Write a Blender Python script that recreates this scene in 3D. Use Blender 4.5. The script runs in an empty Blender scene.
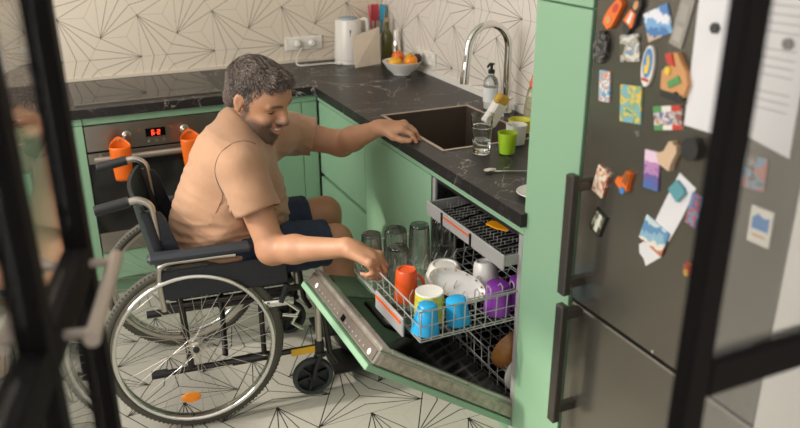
import bpy, math, random
import numpy as np
from mathutils import Vector, Matrix, noise as mnoise
PI = math.pi
rnd = random.Random(7)
scn = bpy.context.scene
col = scn.collection

# ------------------------------------------------------------------ camera
cd = bpy.data.cameras.new('camera'); cam = bpy.data.objects.new('camera', cd); col.objects.link(cam); scn.camera = cam
cam.location = (-1.154, -3.483, 1.719)
_F = Vector((0.38662615, 0.84377369, -0.37224479)); _R = Vector((0.90855747, -0.41774721, -0.00325599)); _U = Vector((0.15825154, 0.33694693, 0.92812888))
cam.rotation_euler = Matrix((_R, _U, -_F)).transposed().to_euler()
cd.sensor_width = 36; cd.lens = 36 * 789.1 / 800; cd.clip_start = .05
cd.dof.use_dof = True; cd.dof.focus_distance = 2.68; cd.dof.aperture_fstop = 2.2

# ------------------------------------------------------------------ light
w = bpy.data.worlds.new('world'); scn.world = w; w.use_nodes = True
bg = w.node_tree.nodes['Background']; bg.inputs[0].default_value = (1.0, .96, .91, 1); bg.inputs[1].default_value = 1.0
def light(name, kind, energy, color, loc, direction, **kw):
    l = bpy.data.lights.new(name, kind); l.energy = energy; l.color = color
    for k, v in kw.items(): setattr(l, k, v)
    o = bpy.data.objects.new(name, l); col.objects.link(o); o.location = loc
    o.rotation_euler = Vector(direction).to_track_quat('-Z', 'Y').to_euler(); return o
light('sun', 'SUN', 2.4, (1, .93, .82), (-3, -1, 3), (.80, -.13, -.52), angle=math.radians(2.5))
light('window_light', 'AREA', 55, (1, .97, .93), (-2.36, -1.2, 1.75), (1, 0, -.12), shape='RECTANGLE', size=2.2, size_y=1.3)
vs = scn.view_settings; vs.view_transform = 'Standard'; vs.look = 'None'; vs.gamma = 1; vs.use_curve_mapping = False; vs.exposure = 0.0

# ------------------------------------------------------------------ materials
def lin(c):
    return tuple(((v/255)/12.92 if v/255 <= .04045 else ((v/255+.055)/1.055)**2.4) for v in c) + (1,)
class NT:
    def __init__(s, t): s.t = t
    def n(s, typ, **kw):
        nd = s.t.nodes.new(typ)
        for k, v in kw.items(): setattr(nd, k, v)
        return nd
    def link(s, a, b): s.t.links.new(a, b)
    def put(s, inp, v):
        if isinstance(v, bpy.types.NodeSocket): s.t.links.new(v, inp)
        else: inp.default_value = v
    def m(s, op, a, b=None, c=None):
        nd = s.t.nodes.new('ShaderNodeMath'); nd.operation = op
        s.put(nd.inputs[0], a)
        if b is not None: s.put(nd.inputs[1], b)
        if c is not None: s.put(nd.inputs[2], c)
        return nd.outputs[0]
    def mix(s, f, a, b):
        nd = s.t.nodes.new('ShaderNodeMix'); nd.data_type = 'RGBA'
        s.put(nd.inputs[0], f); s.put(nd.inputs[6], a); s.put(nd.inputs[7], b); return nd.outputs[2]
    def coord(s, out='Object', scale=None):
        tc = s.n('ShaderNodeTexCoord').outputs[out]
        if scale:
            mp = s.n('ShaderNodeMapping'); mp.inputs['Scale'].default_value = scale; s.link(tc, mp.inputs[0]); return mp.outputs[0]
        return tc
    def noise(s, vec, scale, detail=3, rough=.5, dist=0):
        nd = s.n('ShaderNodeTexNoise'); s.link(vec, nd.inputs['Vector']); nd.inputs['Scale'].default_value = scale
        nd.inputs['Detail'].default_value = detail; nd.inputs['Roughness'].default_value = rough; nd.inputs['Distortion'].default_value = dist
        return nd.outputs[0]
    def bump(s, h, strength=.2, dist=.01):
        b = s.n('ShaderNodeBump'); b.inputs['Strength'].default_value = strength; b.inputs['Distance'].default_value = dist
        s.link(h, b.inputs['Height']); return b.outputs[0]
def base(name):
    m = bpy.data.materials.new(name); m.use_nodes = True
    return m, NT(m.node_tree), m.node_tree.nodes['Principled BSDF']
def mat(name, c, rough=.5, metal=0, var=.0, vscale=6, bump=0, bscale=80, bdist=.003, rvar=0, stretch=None, **kw):
    m, t, p = base(name)
    p.inputs['Base Color'].default_value = lin(c); p.inputs['Roughness'].default_value = rough; p.inputs['Metallic'].default_value = metal
    for k, v in kw.items(): p.inputs[k].default_value = v
    co = t.coord('Object', stretch)
    nz = t.noise(co, vscale, 4)
    if not var: var = .04
    d = tuple(v*(1-var*2.2) for v in lin(c)[:3]) + (1,); b = tuple(min(1, v*(1+var*2.2)) for v in lin(c)[:3]) + (1,)
    t.link(t.mix(nz, d, b), p.inputs['Base Color'])
    if rvar: t.link(t.m('ADD', t.m('MULTIPLY', t.m('SUBTRACT', nz, .5), rvar*2), rough), p.inputs['Roughness'])
    if bump: t.link(t.bump(t.noise(co, bscale, 3), bump, bdist), p.inputs['Normal'])
    return m
def glass_mat(name, tint=(235, 245, 240), rough=0.0, ior=1.45):
    m, t, p = base(name)
    p.inputs['Base Color'].default_value = lin(tint); p.inputs['Roughness'].default_value = rough
    p.inputs['Transmission Weight'].default_value = 1; p.inputs['IOR'].default_value = ior
    return m
def pane_mat(name, tint=(244, 244, 243), spec=2.0):
    m, t, p = base(name); t.t.nodes.remove(p)
    tr = t.n('ShaderNodeBsdfTransparent'); tr.inputs[0].default_value = lin(tint)
    gl = t.n('ShaderNodeBsdfGlossy'); gl.inputs['Roughness'].default_value = 0.01
    ge = t.n('ShaderNodeNewGeometry'); dt = t.n('ShaderNodeVectorMath', operation='DOT_PRODUCT'); t.link(ge.outputs['Normal'], dt.inputs[0]); t.link(ge.outputs['Incoming'], dt.inputs[1])
    sch = t.m('ADD', .07, t.m('MULTIPLY', .93, t.m('POWER', t.m('SUBTRACT', 1, t.m('ABSOLUTE', dt.outputs['Value'])), 3.0)))
    mx = t.n('ShaderNodeMixShader'); t.link(sch, mx.inputs[0]); t.link(tr.outputs[0], mx.inputs[1]); t.link(gl.outputs[0], mx.inputs[2])
    t.link(mx.outputs[0], t.t.nodes['Material Output'].inputs[0]); return m

def tri_group():
    g = bpy.data.node_groups.new('fan_pattern', 'ShaderNodeTree')
    g.interface.new_socket('u', in_out='INPUT', socket_type='NodeSocketFloat'); g.interface.new_socket('v', in_out='INPUT', socket_type='NodeSocketFloat')
    g.interface.new_socket('line', in_out='OUTPUT', socket_type='NodeSocketFloat'); g.interface.new_socket('dot', in_out='OUTPUT', socket_type='NodeSocketFloat'); g.interface.new_socket('grout', in_out='OUTPUT', socket_type='NodeSocketFloat')
    t = NT(g); gi = t.n('NodeGroupInput'); go = t.n('NodeGroupOutput')
    s = .4; c = s*math.sqrt(3)/4; R = s/math.sqrt(3)
    def fold(u, v):
        r = t.m('SQRT', t.m('ADD', t.m('MULTIPLY', u, u), t.m('MULTIPLY', v, v)))
        th = t.m('ARCTAN2', v, u)
        f = t.m('ABSOLUTE', t.m('SUBTRACT', t.m('FLOORED_MODULO', t.m('ADD', th, PI/3), 2*PI/3), PI/3))
        return t.m('MULTIPLY', r, t.m('COSINE', f)), t.m('MULTIPLY', r, t.m('SINE', f))
    def seg(x, y, a, b):
        dx, dy = b[0]-a[0], b[1]-a[1]; L2 = dx*dx+dy*dy
        px, py = t.m('SUBTRACT', x, a[0]), t.m('SUBTRACT', y, a[1])
        h = t.n('ShaderNodeClamp'); t.link(t.m('ADD', t.m('MULTIPLY', px, dx/L2), t.m('MULTIPLY', py, dy/L2)), h.inputs[0]); h = h.outputs[0]
        ex, ey = t.m('SUBTRACT', px, t.m('MULTIPLY', h, dx)), t.m('SUBTRACT', py, t.m('MULTIPLY', h, dy))
        return t.m('SQRT', t.m('ADD', t.m('MULTIPLY', ex, ex), t.m('MULTIPLY', ey, ey)))
    V = (R, 0); M = (R/2*.5, R/2*math.sin(PI/3)); N_ = (M[0]*.5, M[1]*.5)
    u0, v0 = gi.outputs[0], gi.outputs[1]
    lines, dots = [], []
    for odd in (0, 1):
        # cell of width 2c, height 1.5 s; left edge of the triangle at u = odd*c
        uu = t.m('SUBTRACT', t.m('FLOORED_MODULO', t.m('SUBTRACT', u0, odd*c), 2*c), 2*c/3)
        vv = t.m('SUBTRACT', t.m('FLOORED_MODULO', t.m('ADD', t.m('SUBTRACT', v0, odd*.75*s), .75*s), 1.5*s), .75*s)
        x, y = fold(uu, vv)
        d = t.m('MINIMUM', t.m('MINIMUM', seg(x, y, V, M), seg(x, y, (0, 0), V)), seg(x, y, V, N_))
        lines.append(d); dots.append(seg(x, y, V, (R+.0001, 0)))
    gr = []
    for odd in (0, 1):
        uu = t.m('SUBTRACT', t.m('FLOORED_MODULO', t.m('ADD', t.m('SUBTRACT', u0, odd*c), c), 2*c), c)
        vv = t.m('SUBTRACT', t.m('FLOORED_MODULO', t.m('ADD', t.m('SUBTRACT', v0, odd*s/4), s/4), s/2), s/4)
        x, y = fold(uu, vv); gr.append(seg(x, y, (0, 0), (s/2/math.sqrt(3), 0)))
    t.link(t.m('MINIMUM', *lines), go.inputs[0]); t.link(t.m('MINIMUM', *dots), go.inputs[1]); t.link(t.m('MINIMUM', *gr), go.inputs[2])
    return g
TRI = tri_group()
def tile_mat(name, c, uax, vax, us, u0, v0, lw=.0012, lc=(104, 96, 84), rough=.35, groutc=(176, 168, 152)):
    m, t, p = base(name)
    geo = t.n('ShaderNodeNewGeometry'); sx = t.n('ShaderNodeSeparateXYZ'); t.link(geo.outputs['Position'], sx.inputs[0])
    u = t.m('MULTIPLY', t.m('SUBTRACT', sx.outputs[uax], u0), us); v = t.m('SUBTRACT', sx.outputs[vax], v0)
    g = t.n('ShaderNodeGroup'); g.node_tree = TRI; t.link(u, g.inputs[0]); t.link(v, g.inputs[1])
    ln = t.m('LESS_THAN', g.outputs[0], lw); dt = t.m('LESS_THAN', g.outputs[1], lw*3.2); gt = t.m('LESS_THAN', g.outputs[2], .0009)
    nz = t.noise(geo.outputs['Position'], 3, 3)
    cc = t.mix(nz, tuple(x*.93 for x in lin(c)[:3])+(1,), lin(c))
    cc = t.mix(gt, cc, lin(groutc)); cc = t.mix(ln, cc, lin(lc)); cc = t.mix(dt, cc, lin((35, 38, 36)))
    t.link(cc, p.inputs['Base Color']); p.inputs['Roughness'].default_value = rough
    t.link(t.bump(t.m('SUBTRACT', 1, gt), .25, .001), p.inputs['Normal'])
    return m
def worktop_mat():
    m, t, p = base('dark_marble')
    geo = t.n('ShaderNodeNewGeometry'); pos = geo.outputs['Position']
    n1 = t.noise(pos, 2.3, 5, .55, .9); v1 = t.m('LESS_THAN', t.m('ABSOLUTE', t.m('SUBTRACT', n1, .5)), .0028)
    n2 = t.noise(pos, 5.1, 4, .5, 1.2); v2 = t.m('LESS_THAN', t.m('ABSOLUTE', t.m('SUBTRACT', n2, .46)), .0022)
    n3 = t.noise(pos, 9, 5, .6)
    br = t.noise(pos, 4, 2)
    c = t.mix(n3, lin((25, 24, 25)), lin((50, 47, 46)))
    c = t.mix(t.m('MULTIPLY', v1, t.m('MULTIPLY', br, 1.1)), c, lin((190, 184, 178))); c = t.mix(t.m('MULTIPLY', v2, t.m('MULTIPLY', br, .6)), c, lin((150, 146, 142)))
    t.link(c, p.inputs['Base Color']); p.inputs['Roughness'].default_value = .36; p.inputs['Specular IOR Level'].default_value = .28
    t.link(t.bump(n3, .08, .002), p.inputs['Normal'])
    return m
M = {}
GREEN = (138, 176, 144)
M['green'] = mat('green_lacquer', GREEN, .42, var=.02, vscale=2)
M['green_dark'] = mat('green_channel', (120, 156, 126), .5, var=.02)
M['marble'] = worktop_mat()
M['steel'] = mat('brushed_steel', (168, 162, 152), .32, 1, var=.05, vscale=30, stretch=(1, 12, 12))
M['door_steel'] = mat('pressed_steel', (196, 192, 184), .34, .8, var=.12, vscale=40, rvar=.2)
M['dark_steel'] = mat('graphite_steel', (122, 118, 109), .2, .75, var=.03, vscale=12, rvar=.05)
M['handle_steel'] = mat('grey_handle_metal', (92, 88, 84), .38, .8, var=.03)
M['chrome'] = mat('chrome', (225, 224, 220), .07, 1)
M['alu'] = mat('aluminium_tube', (196, 190, 180), .28, 1)
M['satin'] = mat('satin_metal', (190, 178, 168), .38, .8)
M['blackmetal'] = mat('black_powder_metal', (16, 13, 14), .62, 0, bump=.1, bscale=300, **{'Specular IOR Level': .08})
M['chairframe'] = mat('dark_chair_tube', (60, 58, 56), .3, .7)
M['black'] = mat('black_plastic', (24, 24, 26), .45, bump=.05)
M['rubber'] = mat('olive_grey_rubber', (74, 72, 62), .75, var=.06, bump=.2, bscale=200)
M['grey_rubber'] = mat('caster_rubber', (52, 58, 58), .6)
M['vinyl'] = mat('black_nylon_fabric', (24, 27, 34), .5, var=.1, bump=.4, bscale=60, bdist=.006)
M['padding'] = mat('armrest_foam', (44, 48, 54), .6, bump=.1, bscale=200)
M['white'] = mat('white_gloss', (232, 228, 220), .25)
M['offwhite'] = mat('white_paint', (226, 222, 214), .6)
M['wallplain'] = mat('white_plaster', (232, 228, 222), .8, bump=.05)
M['porcelain'] = mat('porcelain', (232, 229, 222), .15)
M['grey_plastic'] = mat('grey_plastic', (158, 157, 155), .45)
M['orange_trim'] = mat('orange_trim', (226, 92, 30), .4)
M['blackglass'] = mat('black_glass', (12, 12, 13), .06, **{'Specular IOR Level': .3})
M['ovenglass'] = mat('oven_glass', (26, 26, 24), .12)
M['cavity'] = mat('wash_tub_steel', (92, 92, 92), .3, .9)
M['strip'] = mat('control_strip_steel', (118, 108, 98), .4, .4, var=.08, vscale=50)
M['doorinner'] = mat('inner_door_steel', (64, 64, 63), .14, .9, var=.08, rvar=.1)
M['wire'] = mat('grey_coated_wire', (182, 182, 178), .35, .3)
M['glass'] = glass_mat('clear_glass', (250, 253, 251))
def rack_glass():
    m, t, p = base('thin_glass'); p.inputs['Base Color'].default_value = lin((250, 253, 251)); p.inputs['Roughness'].default_value = 0; p.inputs['Transmission Weight'].default_value = 1; p.inputs['IOR'].default_value = 1.47
    tr = t.n('ShaderNodeBsdfTransparent'); tr.inputs[0].default_value = lin((236, 242, 238)); mx = t.n('ShaderNodeMixShader'); mx.inputs[0].default_value = .8
    t.link(tr.outputs[0], mx.inputs[1]); t.link(p.outputs[0], mx.inputs[2]); t.link(mx.outputs[0], t.t.nodes['Material Output'].inputs[0]); return m
M['rackglass'] = rack_glass()
M['water'] = glass_mat('water', (250, 252, 252), 0, 1.33)
M['pane'] = pane_mat('door_pane')
M['orange'] = mat('orange_silicone', (236, 106, 18), .45, var=.03, **{'Subsurface Weight': .1})
M['orange_mug'] = mat('orange_glaze', (216, 84, 34), .3)
M['blue'] = mat('blue_plastic', (28, 158, 212), .35)
M['purple'] = mat('purple_plastic', (142, 62, 172), .35)
M['wood'] = mat('varnished_wood', (168, 116, 62), .3, var=.15, vscale=14, stretch=(1, 1, 8))
M['lime'] = mat('lime_plastic', (158, 198, 44), .35, **{'Subsurface Weight': .2})
M['yellowgreen'] = mat('yellow_plastic', (206, 202, 60), .4)
M['skin'] = None
M['denim'] = mat('navy_denim', (34, 48, 70), .8, var=.15, vscale=60, bump=.4, bscale=400)
M['shoe'] = mat('dark_shoe', (40, 38, 38), .7)
M['red'] = mat('red_led', (255, 40, 20), .5, **{'Emission Color': (1, .06, .02, 1), 'Emission Strength': 3.0})
M['dark'] = mat('dark_glaze', (36, 32, 32), .4)
M['cork'] = mat('cork', (186, 148, 104), .8, var=.1, vscale=60)
M['oil'] = mat('olive_oil_glass', (118, 116, 48), .12, **{'Transmission Weight': .5})
M['pink'] = mat('pink_silicone', (224, 92, 108), .45)
M['teal'] = mat('teal_silicone', (54, 148, 176), .45)
M['board'] = mat('beige_board', (218, 202, 182), .6, var=.05, vscale=30)
M['cable'] = mat('white_cable', (222, 216, 206), .5)
M['paper'] = mat('paper', (226, 224, 226), .8)
M['sponge'] = mat('ochre_sponge', (196, 156, 62), .9, var=.1, vscale=90, bump=.6, bscale=150)
M['soapclear'] = mat('clear_soap_bottle', (240, 244, 242), .12, **{'Transmission Weight': .85})
M['yellow_label'] = mat('yellow_label', (226, 176, 40), .5)
M['amber'] = mat('amber_reflector', (240, 138, 24), .3)
M['ladle'] = mat('amber_plastic', (240, 160, 24), .35)
M['cutlery'] = mat('cutlery_steel', (120, 118, 114), .25, 1)
M['ceil'] = mat('white_ceiling', (236, 234, 230), .9)
M['tile_back'] = tile_mat('fan_tile_back', (226, 214, 196), 0, 2, .957, -1.045, .995)
M['tile_floor'] = tile_mat('fan_tile_floor', (192, 187, 175), 1, 0, 1.0, -1.2881, -.2625, lw=.0020, lc=(34, 36, 32), rough=.3)
_mr = tile_mat('fan_tile_right', (228, 220, 210), 1, 2, -.912, -.22, .97, lc=(104, 104, 94)); M['tile_right'] = _mr

# ------------------------------------------------------------------ mesh helpers
def rotmat(d, up=(0, 0, 1)):
    d = Vector(d).normalized(); q = d.to_track_quat('Z', 'Y'); return q.to_matrix()
class MB:
    def __init__(s): s.v = []; s.f = []
    def add(s, vs, fs):
        o = len(s.v); s.v += [tuple(v) for v in vs]; s.f += [tuple(i+o for i in f) for f in fs]; return s
    def box(s, lo, hi, R=None, c=None, bev=0):
        lo, hi = Vector(lo), Vector(hi)
        if bev:
            b = bev; pts = []
            mid = (lo+hi)/2; h = (hi-lo)/2; b = min(b, h.x*.9, h.y*.9, h.z*.9)
            import itertools
            vs = []; idx = {}
            for sx, sy, sz in itertools.product((-1, 1), repeat=3):
                for ax in range(3):
                    p = Vector((sx*(h.x-(0 if ax == 0 else b)), sy*(h.y-(0 if ax == 1 else b)), sz*(h.z-(0 if ax == 2 else b))))
                    idx[(sx, sy, sz, ax)] = len(vs); vs.append(mid+p)
            fs = []
            for ax in range(3):
                o1, o2 = (ax+1) % 3, (ax+2) % 3
                for sg in (-1, 1):
                    q = []
                    for a, bb in ((-1, -1), (1, -1), (1, 1), (-1, 1)):
                        k = [0, 0, 0]; k[ax] = sg; k[o1] = a; k[o2] = bb; q.append(idx[(*k, ax)])
                    fs.append(q if sg > 0 else q[::-1])
            for ax in range(3):
                o1, o2 = (ax+1) % 3, (ax+2) % 3
                for a in (-1, 1):
                    for bb in (-1, 1):
                        k0 = [0, 0, 0]; k0[o1] = a; k0[o2] = bb; k0[ax] = -1; k1 = list(k0); k1[ax] = 1
                        q = [idx[(*k0, o1)], idx[(*k1, o1)], idx[(*k1, o2)], idx[(*k0, o2)]]
                        fs.append(q if a*bb < 0 else q[::-1])
            for sx, sy, sz in itertools.product((-1, 1), repeat=3):
                q = [idx[(sx, sy, sz, 0)], idx[(sx, sy, sz, 1)], idx[(sx, sy, sz, 2)]]
                fs.append(q if sx*sy*sz > 0 else q[::-1])
        else:
            vs = [Vector((x, y, z)) for x in (lo.x, hi.x) for y in (lo.y, hi.y) for z in (lo.z, hi.z)]
            fs = [(0, 1, 3, 2), (4, 6, 7, 5), (0, 4, 5, 1), (2, 3, 7, 6), (0, 2, 6, 4), (1, 5, 7, 3)]
        if R is not None:
            c = Vector(c) if c is not None else Vector((0, 0, 0)); vs = [R @ v + c for v in vs]
        return s.add(vs, fs)
    def tube(s, pts, r, n=8, closed=False, cap=True):
        pts = [Vector(p) for p in pts]; N = len(pts)
        rs = r if isinstance(r, (list, tuple)) else [r]*N
        vs = []; prev = None
        for i, p in enumerate(pts):
            if closed: d = pts[(i+1) % N]-pts[i-1]
            else: d = pts[min(i+1, N-1)]-pts[max(i-1, 0)]
            d.normalize()
            if prev is None: a = d.orthogonal().normalized()
            else: a = (prev-d*prev.dot(d)); a = a.normalized() if a.length > 1e-6 else d.orthogonal().normalized()
            prev = a; b = d.cross(a)
            for k in range(n):
                t = 2*PI*k/n; vs.append(p+(a*math.cos(t)+b*math.sin(t))*rs[i])
        fs = []
        for i in range(N if closed else N-1):
            j = (i+1) % N
            for k in range(n): fs.append((i*n+k, i*n+(k+1) % n, j*n+(k+1) % n, j*n+k))
        if cap and not closed: fs.append(tuple(range(n))[::-1]); fs.append(tuple((N-1)*n+k for k in range(n)))
        return s.add(vs, fs)
    def lathe(s, prof, n=24, c=(0, 0, 0), R=None, flute=None):
        c = Vector(c); vs = []; fs = []; N = len(prof)
        for i, (r, z) in enumerate(prof):
            for k in range(n):
                t = 2*PI*k/n; rr = r*(1+(flute(k/n, z) if flute else 0))
                v = Vector((rr*math.cos(t), rr*math.sin(t), z)); vs.append((R @ v if R is not None else v)+c)
        for i in range(N-1):
            for k in range(n): fs.append((i*n+k, i*n+(k+1) % n, (i+1)*n+(k+1) % n, (i+1)*n+k))
        if prof[0][0] > 1e-5: fs.append(tuple(range(n))[::-1])
        if prof[-1][0] > 1e-5: fs.append(tuple((N-1)*n+k for k in range(n)))
        return s.add(vs, fs)
    def prism(s, poly, d, O=(0, 0, 0), X=(1, 0, 0), Y=(0, 1, 0)):
        O, X, Y = Vector(O), Vector(X), Vector(Y); Z = X.cross(Y).normalized()*d; n = len(poly)
        vs = [O+X*a+Y*b for a, b in poly]; vs += [v+Z for v in vs]
        fs = [tuple(range(n))[::-1], tuple(range(n, 2*n))]+[(i, (i+1) % n, n+(i+1) % n, n+i) for i in range(n)]
        return s.add(vs, fs)
    def build(s, name, m, parent=None, smooth=None, **props):
        me = bpy.data.meshes.new(name)
        off = Vector((0, 0, 0))
        if parent is not None and parent.get('_w') is not None: off = Vector(parent['_w'])
        me.from_pydata([tuple(Vector(v)-off) for v in s.v], [], s.f); me.update()
        import bmesh
        bm = bmesh.new(); bm.from_mesh(me); bmesh.ops.remove_doubles(bm, verts=bm.verts, dist=1e-6); bmesh.ops.recalc_face_normals(bm, faces=bm.faces); bm.to_mesh(me); bm.free()
        if m is not None: me.materials.append(m)
        if smooth is not None:
            me.shade_smooth()
            if smooth > 0: me.set_sharp_from_angle(angle=math.radians(smooth))
        o = bpy.data.objects.new(name, me); col.objects.link(o)
        if parent is not None:
            o.parent = parent
            if parent.get('_w') is not None: o['_w'] = parent['_w']
        for k, v in props.items(): o[k] = v
        return o
def empty(name, loc, label, cat, group=None, rz=0, local=False):
    o = bpy.data.objects.new(name, None); col.objects.link(o); o.location = loc; o.rotation_euler = (0, 0, rz)
    o['label'] = label; o['category'] = cat; o.empty_display_size = .05
    if group: o['group'] = group
    if not local: o['_w'] = list(loc)          # children are written in world coordinates
    return o
def thing(o, label, cat, group=None, kind=None):
    o['label'] = label; o['category'] = cat
    if group: o['group'] = group
    if kind: o['kind'] = kind
    return o
def struct(o): o['kind'] = 'structure'; return o
def box(name, lo, hi, m, parent=None, bev=0.0, **k): return MB().box(lo, hi, bev=bev).build(name, m, parent, **k)
def spline(pts, n=8):
    pts = [Vector(p) for p in pts]; out = []
    P = [pts[0]*2-pts[1]]+pts+[pts[-1]*2-pts[-2]]
    for i in range(1, len(P)-2):
        a, b, c, d = P[i-1:i+3]
        for k in range(n):
            t = k/n; out.append(.5*((2*b)+(c-a)*t+(2*a-5*b+4*c-d)*t*t+(3*b-a-3*c+d)*t**3))
    out.append(pts[-1]); return out

# ------------------------------------------------------------------ setting
LX = -2.35; WX = .615; WY = .6; H = 2.6; PY = -2.82
struct(box('floor', (LX, -4.4, -.05), (2.2, WY, 0), M['tile_floor']))
struct(box('ceiling', (LX, PY, H), (2.2, WY+.1, H+.05), M['ceil']))
struct(box('wall_back', (LX, WY, 0), (WX+.1, WY+.1, H), M['tile_back']))
struct(box('wall_right', (WX, -2.0, 0), (WX+.1, WY, H), M['tile_right']))
# left wall with its window opening
WY0, WY1, WZ0, WZ1 = -2.3, -.15, 1.05, 2.2
wl = MB(); wl.box((LX-.12, -2.82, 0), (LX, WY, WZ0)); wl.box((LX-.12, -2.82, WZ1), (LX, WY, H)); wl.box((LX-.12, -2.82, WZ0), (LX, WY0, WZ1)); wl.box((LX-.12, WY1, WZ0), (LX, WY, WZ1))
struct(wl.build('wall_left', M['wallplain']))
wf = MB()
for a, b in (((WY0, WZ0), (WY0+.06, WZ1)), ((WY1-.06, WZ0), (WY1, WZ1)), ((WY0+.06, WZ0), (WY1-.06, WZ0+.06)), ((WY0+.06, WZ1-.06), (WY1-.06, WZ1)), ((-1.25, WZ0+.06), (-1.19, WZ1-.06))):
    wf.box((LX-.08, a[0], a[1]), (LX-.03, b[0], b[1]))
struct(wf.build('window_1', M['offwhite']))
struct(box('wall_front', (.012, -2.79, 0), (WX, -2.605, H), M['wallplain']))
# splash trims where the worktop meets the tiles
struct(box('trim_1', (-1.6, WY-.012, .9005), (WX-.012, WY, .914), mat('cream_trim', (214, 203, 186), .5)))
struct(box('trim_2', (WX-.012, -1.757, .9005), (WX, WY, .925), M['offwhite']))

# ------------------------------------------------------------------ cabinets
YE = -1.775; YP = -1.758
def handleless(lo, hi): pass
# worktop (L shape with the sink cut out)
wt = MB()
SX0, SX1, SY0, SY1 = .085, .465, -1.15, -.63
wt.box((-1.9, 0, .86), (0, WY-.001, .9))
wt.box((0, 0, .86), (WX-.001, WY-.001, .9))
wt.box((0, SY1, .86), (WX-.001, 0, .9)); wt.box((0, YP, .86), (WX-.001, SY0, .9)); wt.box((0, YE, .86), (.0195, YP, .9))
wt.box((0, SY0, .86), (SX0, SY1, .9)); wt.box((SX1, SY0, .86), (WX-.001, SY1, .9))
thing(wt.build('worktop', M['marble']), 'dark marble-look worktop running along both walls with white veins', 'worktop')
# left run
cab = empty('base_cabinet', (-1.3, .3, 0), 'green base cabinet left of the oven, mostly behind the glass door', 'cabinet')
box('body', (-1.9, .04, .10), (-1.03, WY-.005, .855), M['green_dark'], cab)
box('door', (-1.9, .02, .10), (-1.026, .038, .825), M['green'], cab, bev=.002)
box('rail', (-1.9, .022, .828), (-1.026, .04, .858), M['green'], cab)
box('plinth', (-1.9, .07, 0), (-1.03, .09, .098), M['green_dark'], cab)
cab = empty('base_cabinet', (-.2, .3, 0), 'green base cabinet in the corner, right of the oven behind the seated person', 'cabinet')
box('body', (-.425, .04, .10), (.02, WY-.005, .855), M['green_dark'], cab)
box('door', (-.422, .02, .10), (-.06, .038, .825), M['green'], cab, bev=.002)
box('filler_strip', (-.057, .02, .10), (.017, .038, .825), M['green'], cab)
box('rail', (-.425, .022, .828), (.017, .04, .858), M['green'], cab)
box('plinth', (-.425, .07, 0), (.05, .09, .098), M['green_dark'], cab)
# built-in oven
ov = empty('oven', (-.725, .3, 0), 'stainless steel built-in oven with black glass door under the hob', 'oven')
box('body', (-1.022, .045, .22), (-.428, .56, .822), M['blackmetal'], ov)
box('control_panel', (-1.022, .015, .708), (-.428, .044, .822), M['steel'], ov, bev=.002)
box('door', (-1.022, .015, .235), (-.428, .044, .702), M['ovenglass'], ov, bev=.002)
box('lower_strip', (-1.022, .013, .235), (-.428, .0155, .33), M['steel'], ov, bev=.0005)
box('upper_strip', (-1.022, .013, .655), (-.428, .0155, .70), M['steel'], ov, bev=.0005)
box('display', (-.775, .013, .748), (-.69, .016, .786), M['blackglass'], ov)
dg = MB()
def seg7(x, z, s, segs):
    for k in segs:
        a = {'a': (0, 2, 1, 2), 'b': (1, 1, 1, 2), 'c': (1, 0, 1, 1), 'd': (0, 0, 1, 0), 'e': (0, 0, 0, 1), 'f': (0, 1, 0, 2), 'g': (0, 1, 1, 1)}[k]
        x0, z0, x1, z1 = [v*s for v in a]; th = s*.16
        dg.box((x+x0-th, .0115, z+z0-th), (x+x1+th, .0128, z+z1+th))
seg7(-.748, .757, .009, 'afgedc'); seg7(-.724, .757, .009, 'abged'); dg.box((-.733, .0115, .763), (-.731, .0128, .765))
dg.build('digits', M['red'], ov.children[-1])
for x in (-.854, -.607):
    MB().lathe([(.0, 0), (.02, 0), (.02, .006), (.017, .008), (.015, .028), (.012, .031), (0, .031)], 24, (x, .0148, .765), Matrix.Rotation(PI/2, 3, 'X')).build('knob', M['alu'], ov, 40)
for x in (-.762, -.731, -.70):
    MB().lathe([(0, 0), (.0065, 0), (.0065, .004), (0, .005)], 14, (x, .0148, .728), Matrix.Rotation(PI/2, 3, 'X')).build('button', M['alu'], ov, 40)
for x in (-.80, -.665):
    MB().lathe([(0, 0), (.003, 0), (.003, .001), (0, .001)], 10, (x, .0148, .783), Matrix.Rotation(PI/2, 3, 'X')).build('indicator_lamp', M['orange_trim'], ov)
hb = MB().tube([(-1.0, -.03, .685), (-.45, -.03, .685)], .011, 14)
for x in (-.97, -.48): hb.tube([(x, .0148, .685), (x, -.03, .685)], .007, 8)
hb.build('handle', M['satin'], ov, 40)
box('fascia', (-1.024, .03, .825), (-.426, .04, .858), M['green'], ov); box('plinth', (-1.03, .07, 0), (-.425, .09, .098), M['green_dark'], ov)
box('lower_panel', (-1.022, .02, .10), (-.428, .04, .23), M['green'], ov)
# orange pockets hanging on the oven handle
def pocket(x, label):
    R = .044; n = 28; vs = []; fs = []
    zs = 12
    for i in range(zs+1):
        t = i/zs
        for k in range(n):
            a = 2*PI*k/n; back = max(0, math.sin(a))    # +y is the back, which rises to a tab
            top = .748+.034*back**1.6; bot = .60
            z = bot+(top-bot)*t; r = R*(.80+.2*min(1, t*1.3))
            if t > .999: r = R
            vs.append((x+r*math.cos(a)*(1-.35*back**3*max(0, t-.75)*4), -.078+r*.72*math.sin(a), z))
    for i in range(zs):
        for k in range(n): fs.append((i*n+k, i*n+(k+1) % n, (i+1)*n+(k+1) % n, (i+1)*n+k))
    fs.append(tuple(range(n))[::-1])
    e = empty('hanging_cup', (x, -.078, .60), label, 'cup', 'orange cups hung on the oven handle')
    o = MB().add(vs, fs).build('cup_body', M['orange'], e, 0)
    md = o.modifiers.new('shell', 'SOLIDIFY'); md.thickness = .0022; md.offset = -1
    MB().lathe([(0, 0), (.006, 0), (.006, .003), (0, .004)], 12, (x, -.053, .768), Matrix.Rotation(PI/2, 3, 'X')).build('snap_button', M['satin'], e, 40)
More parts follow.
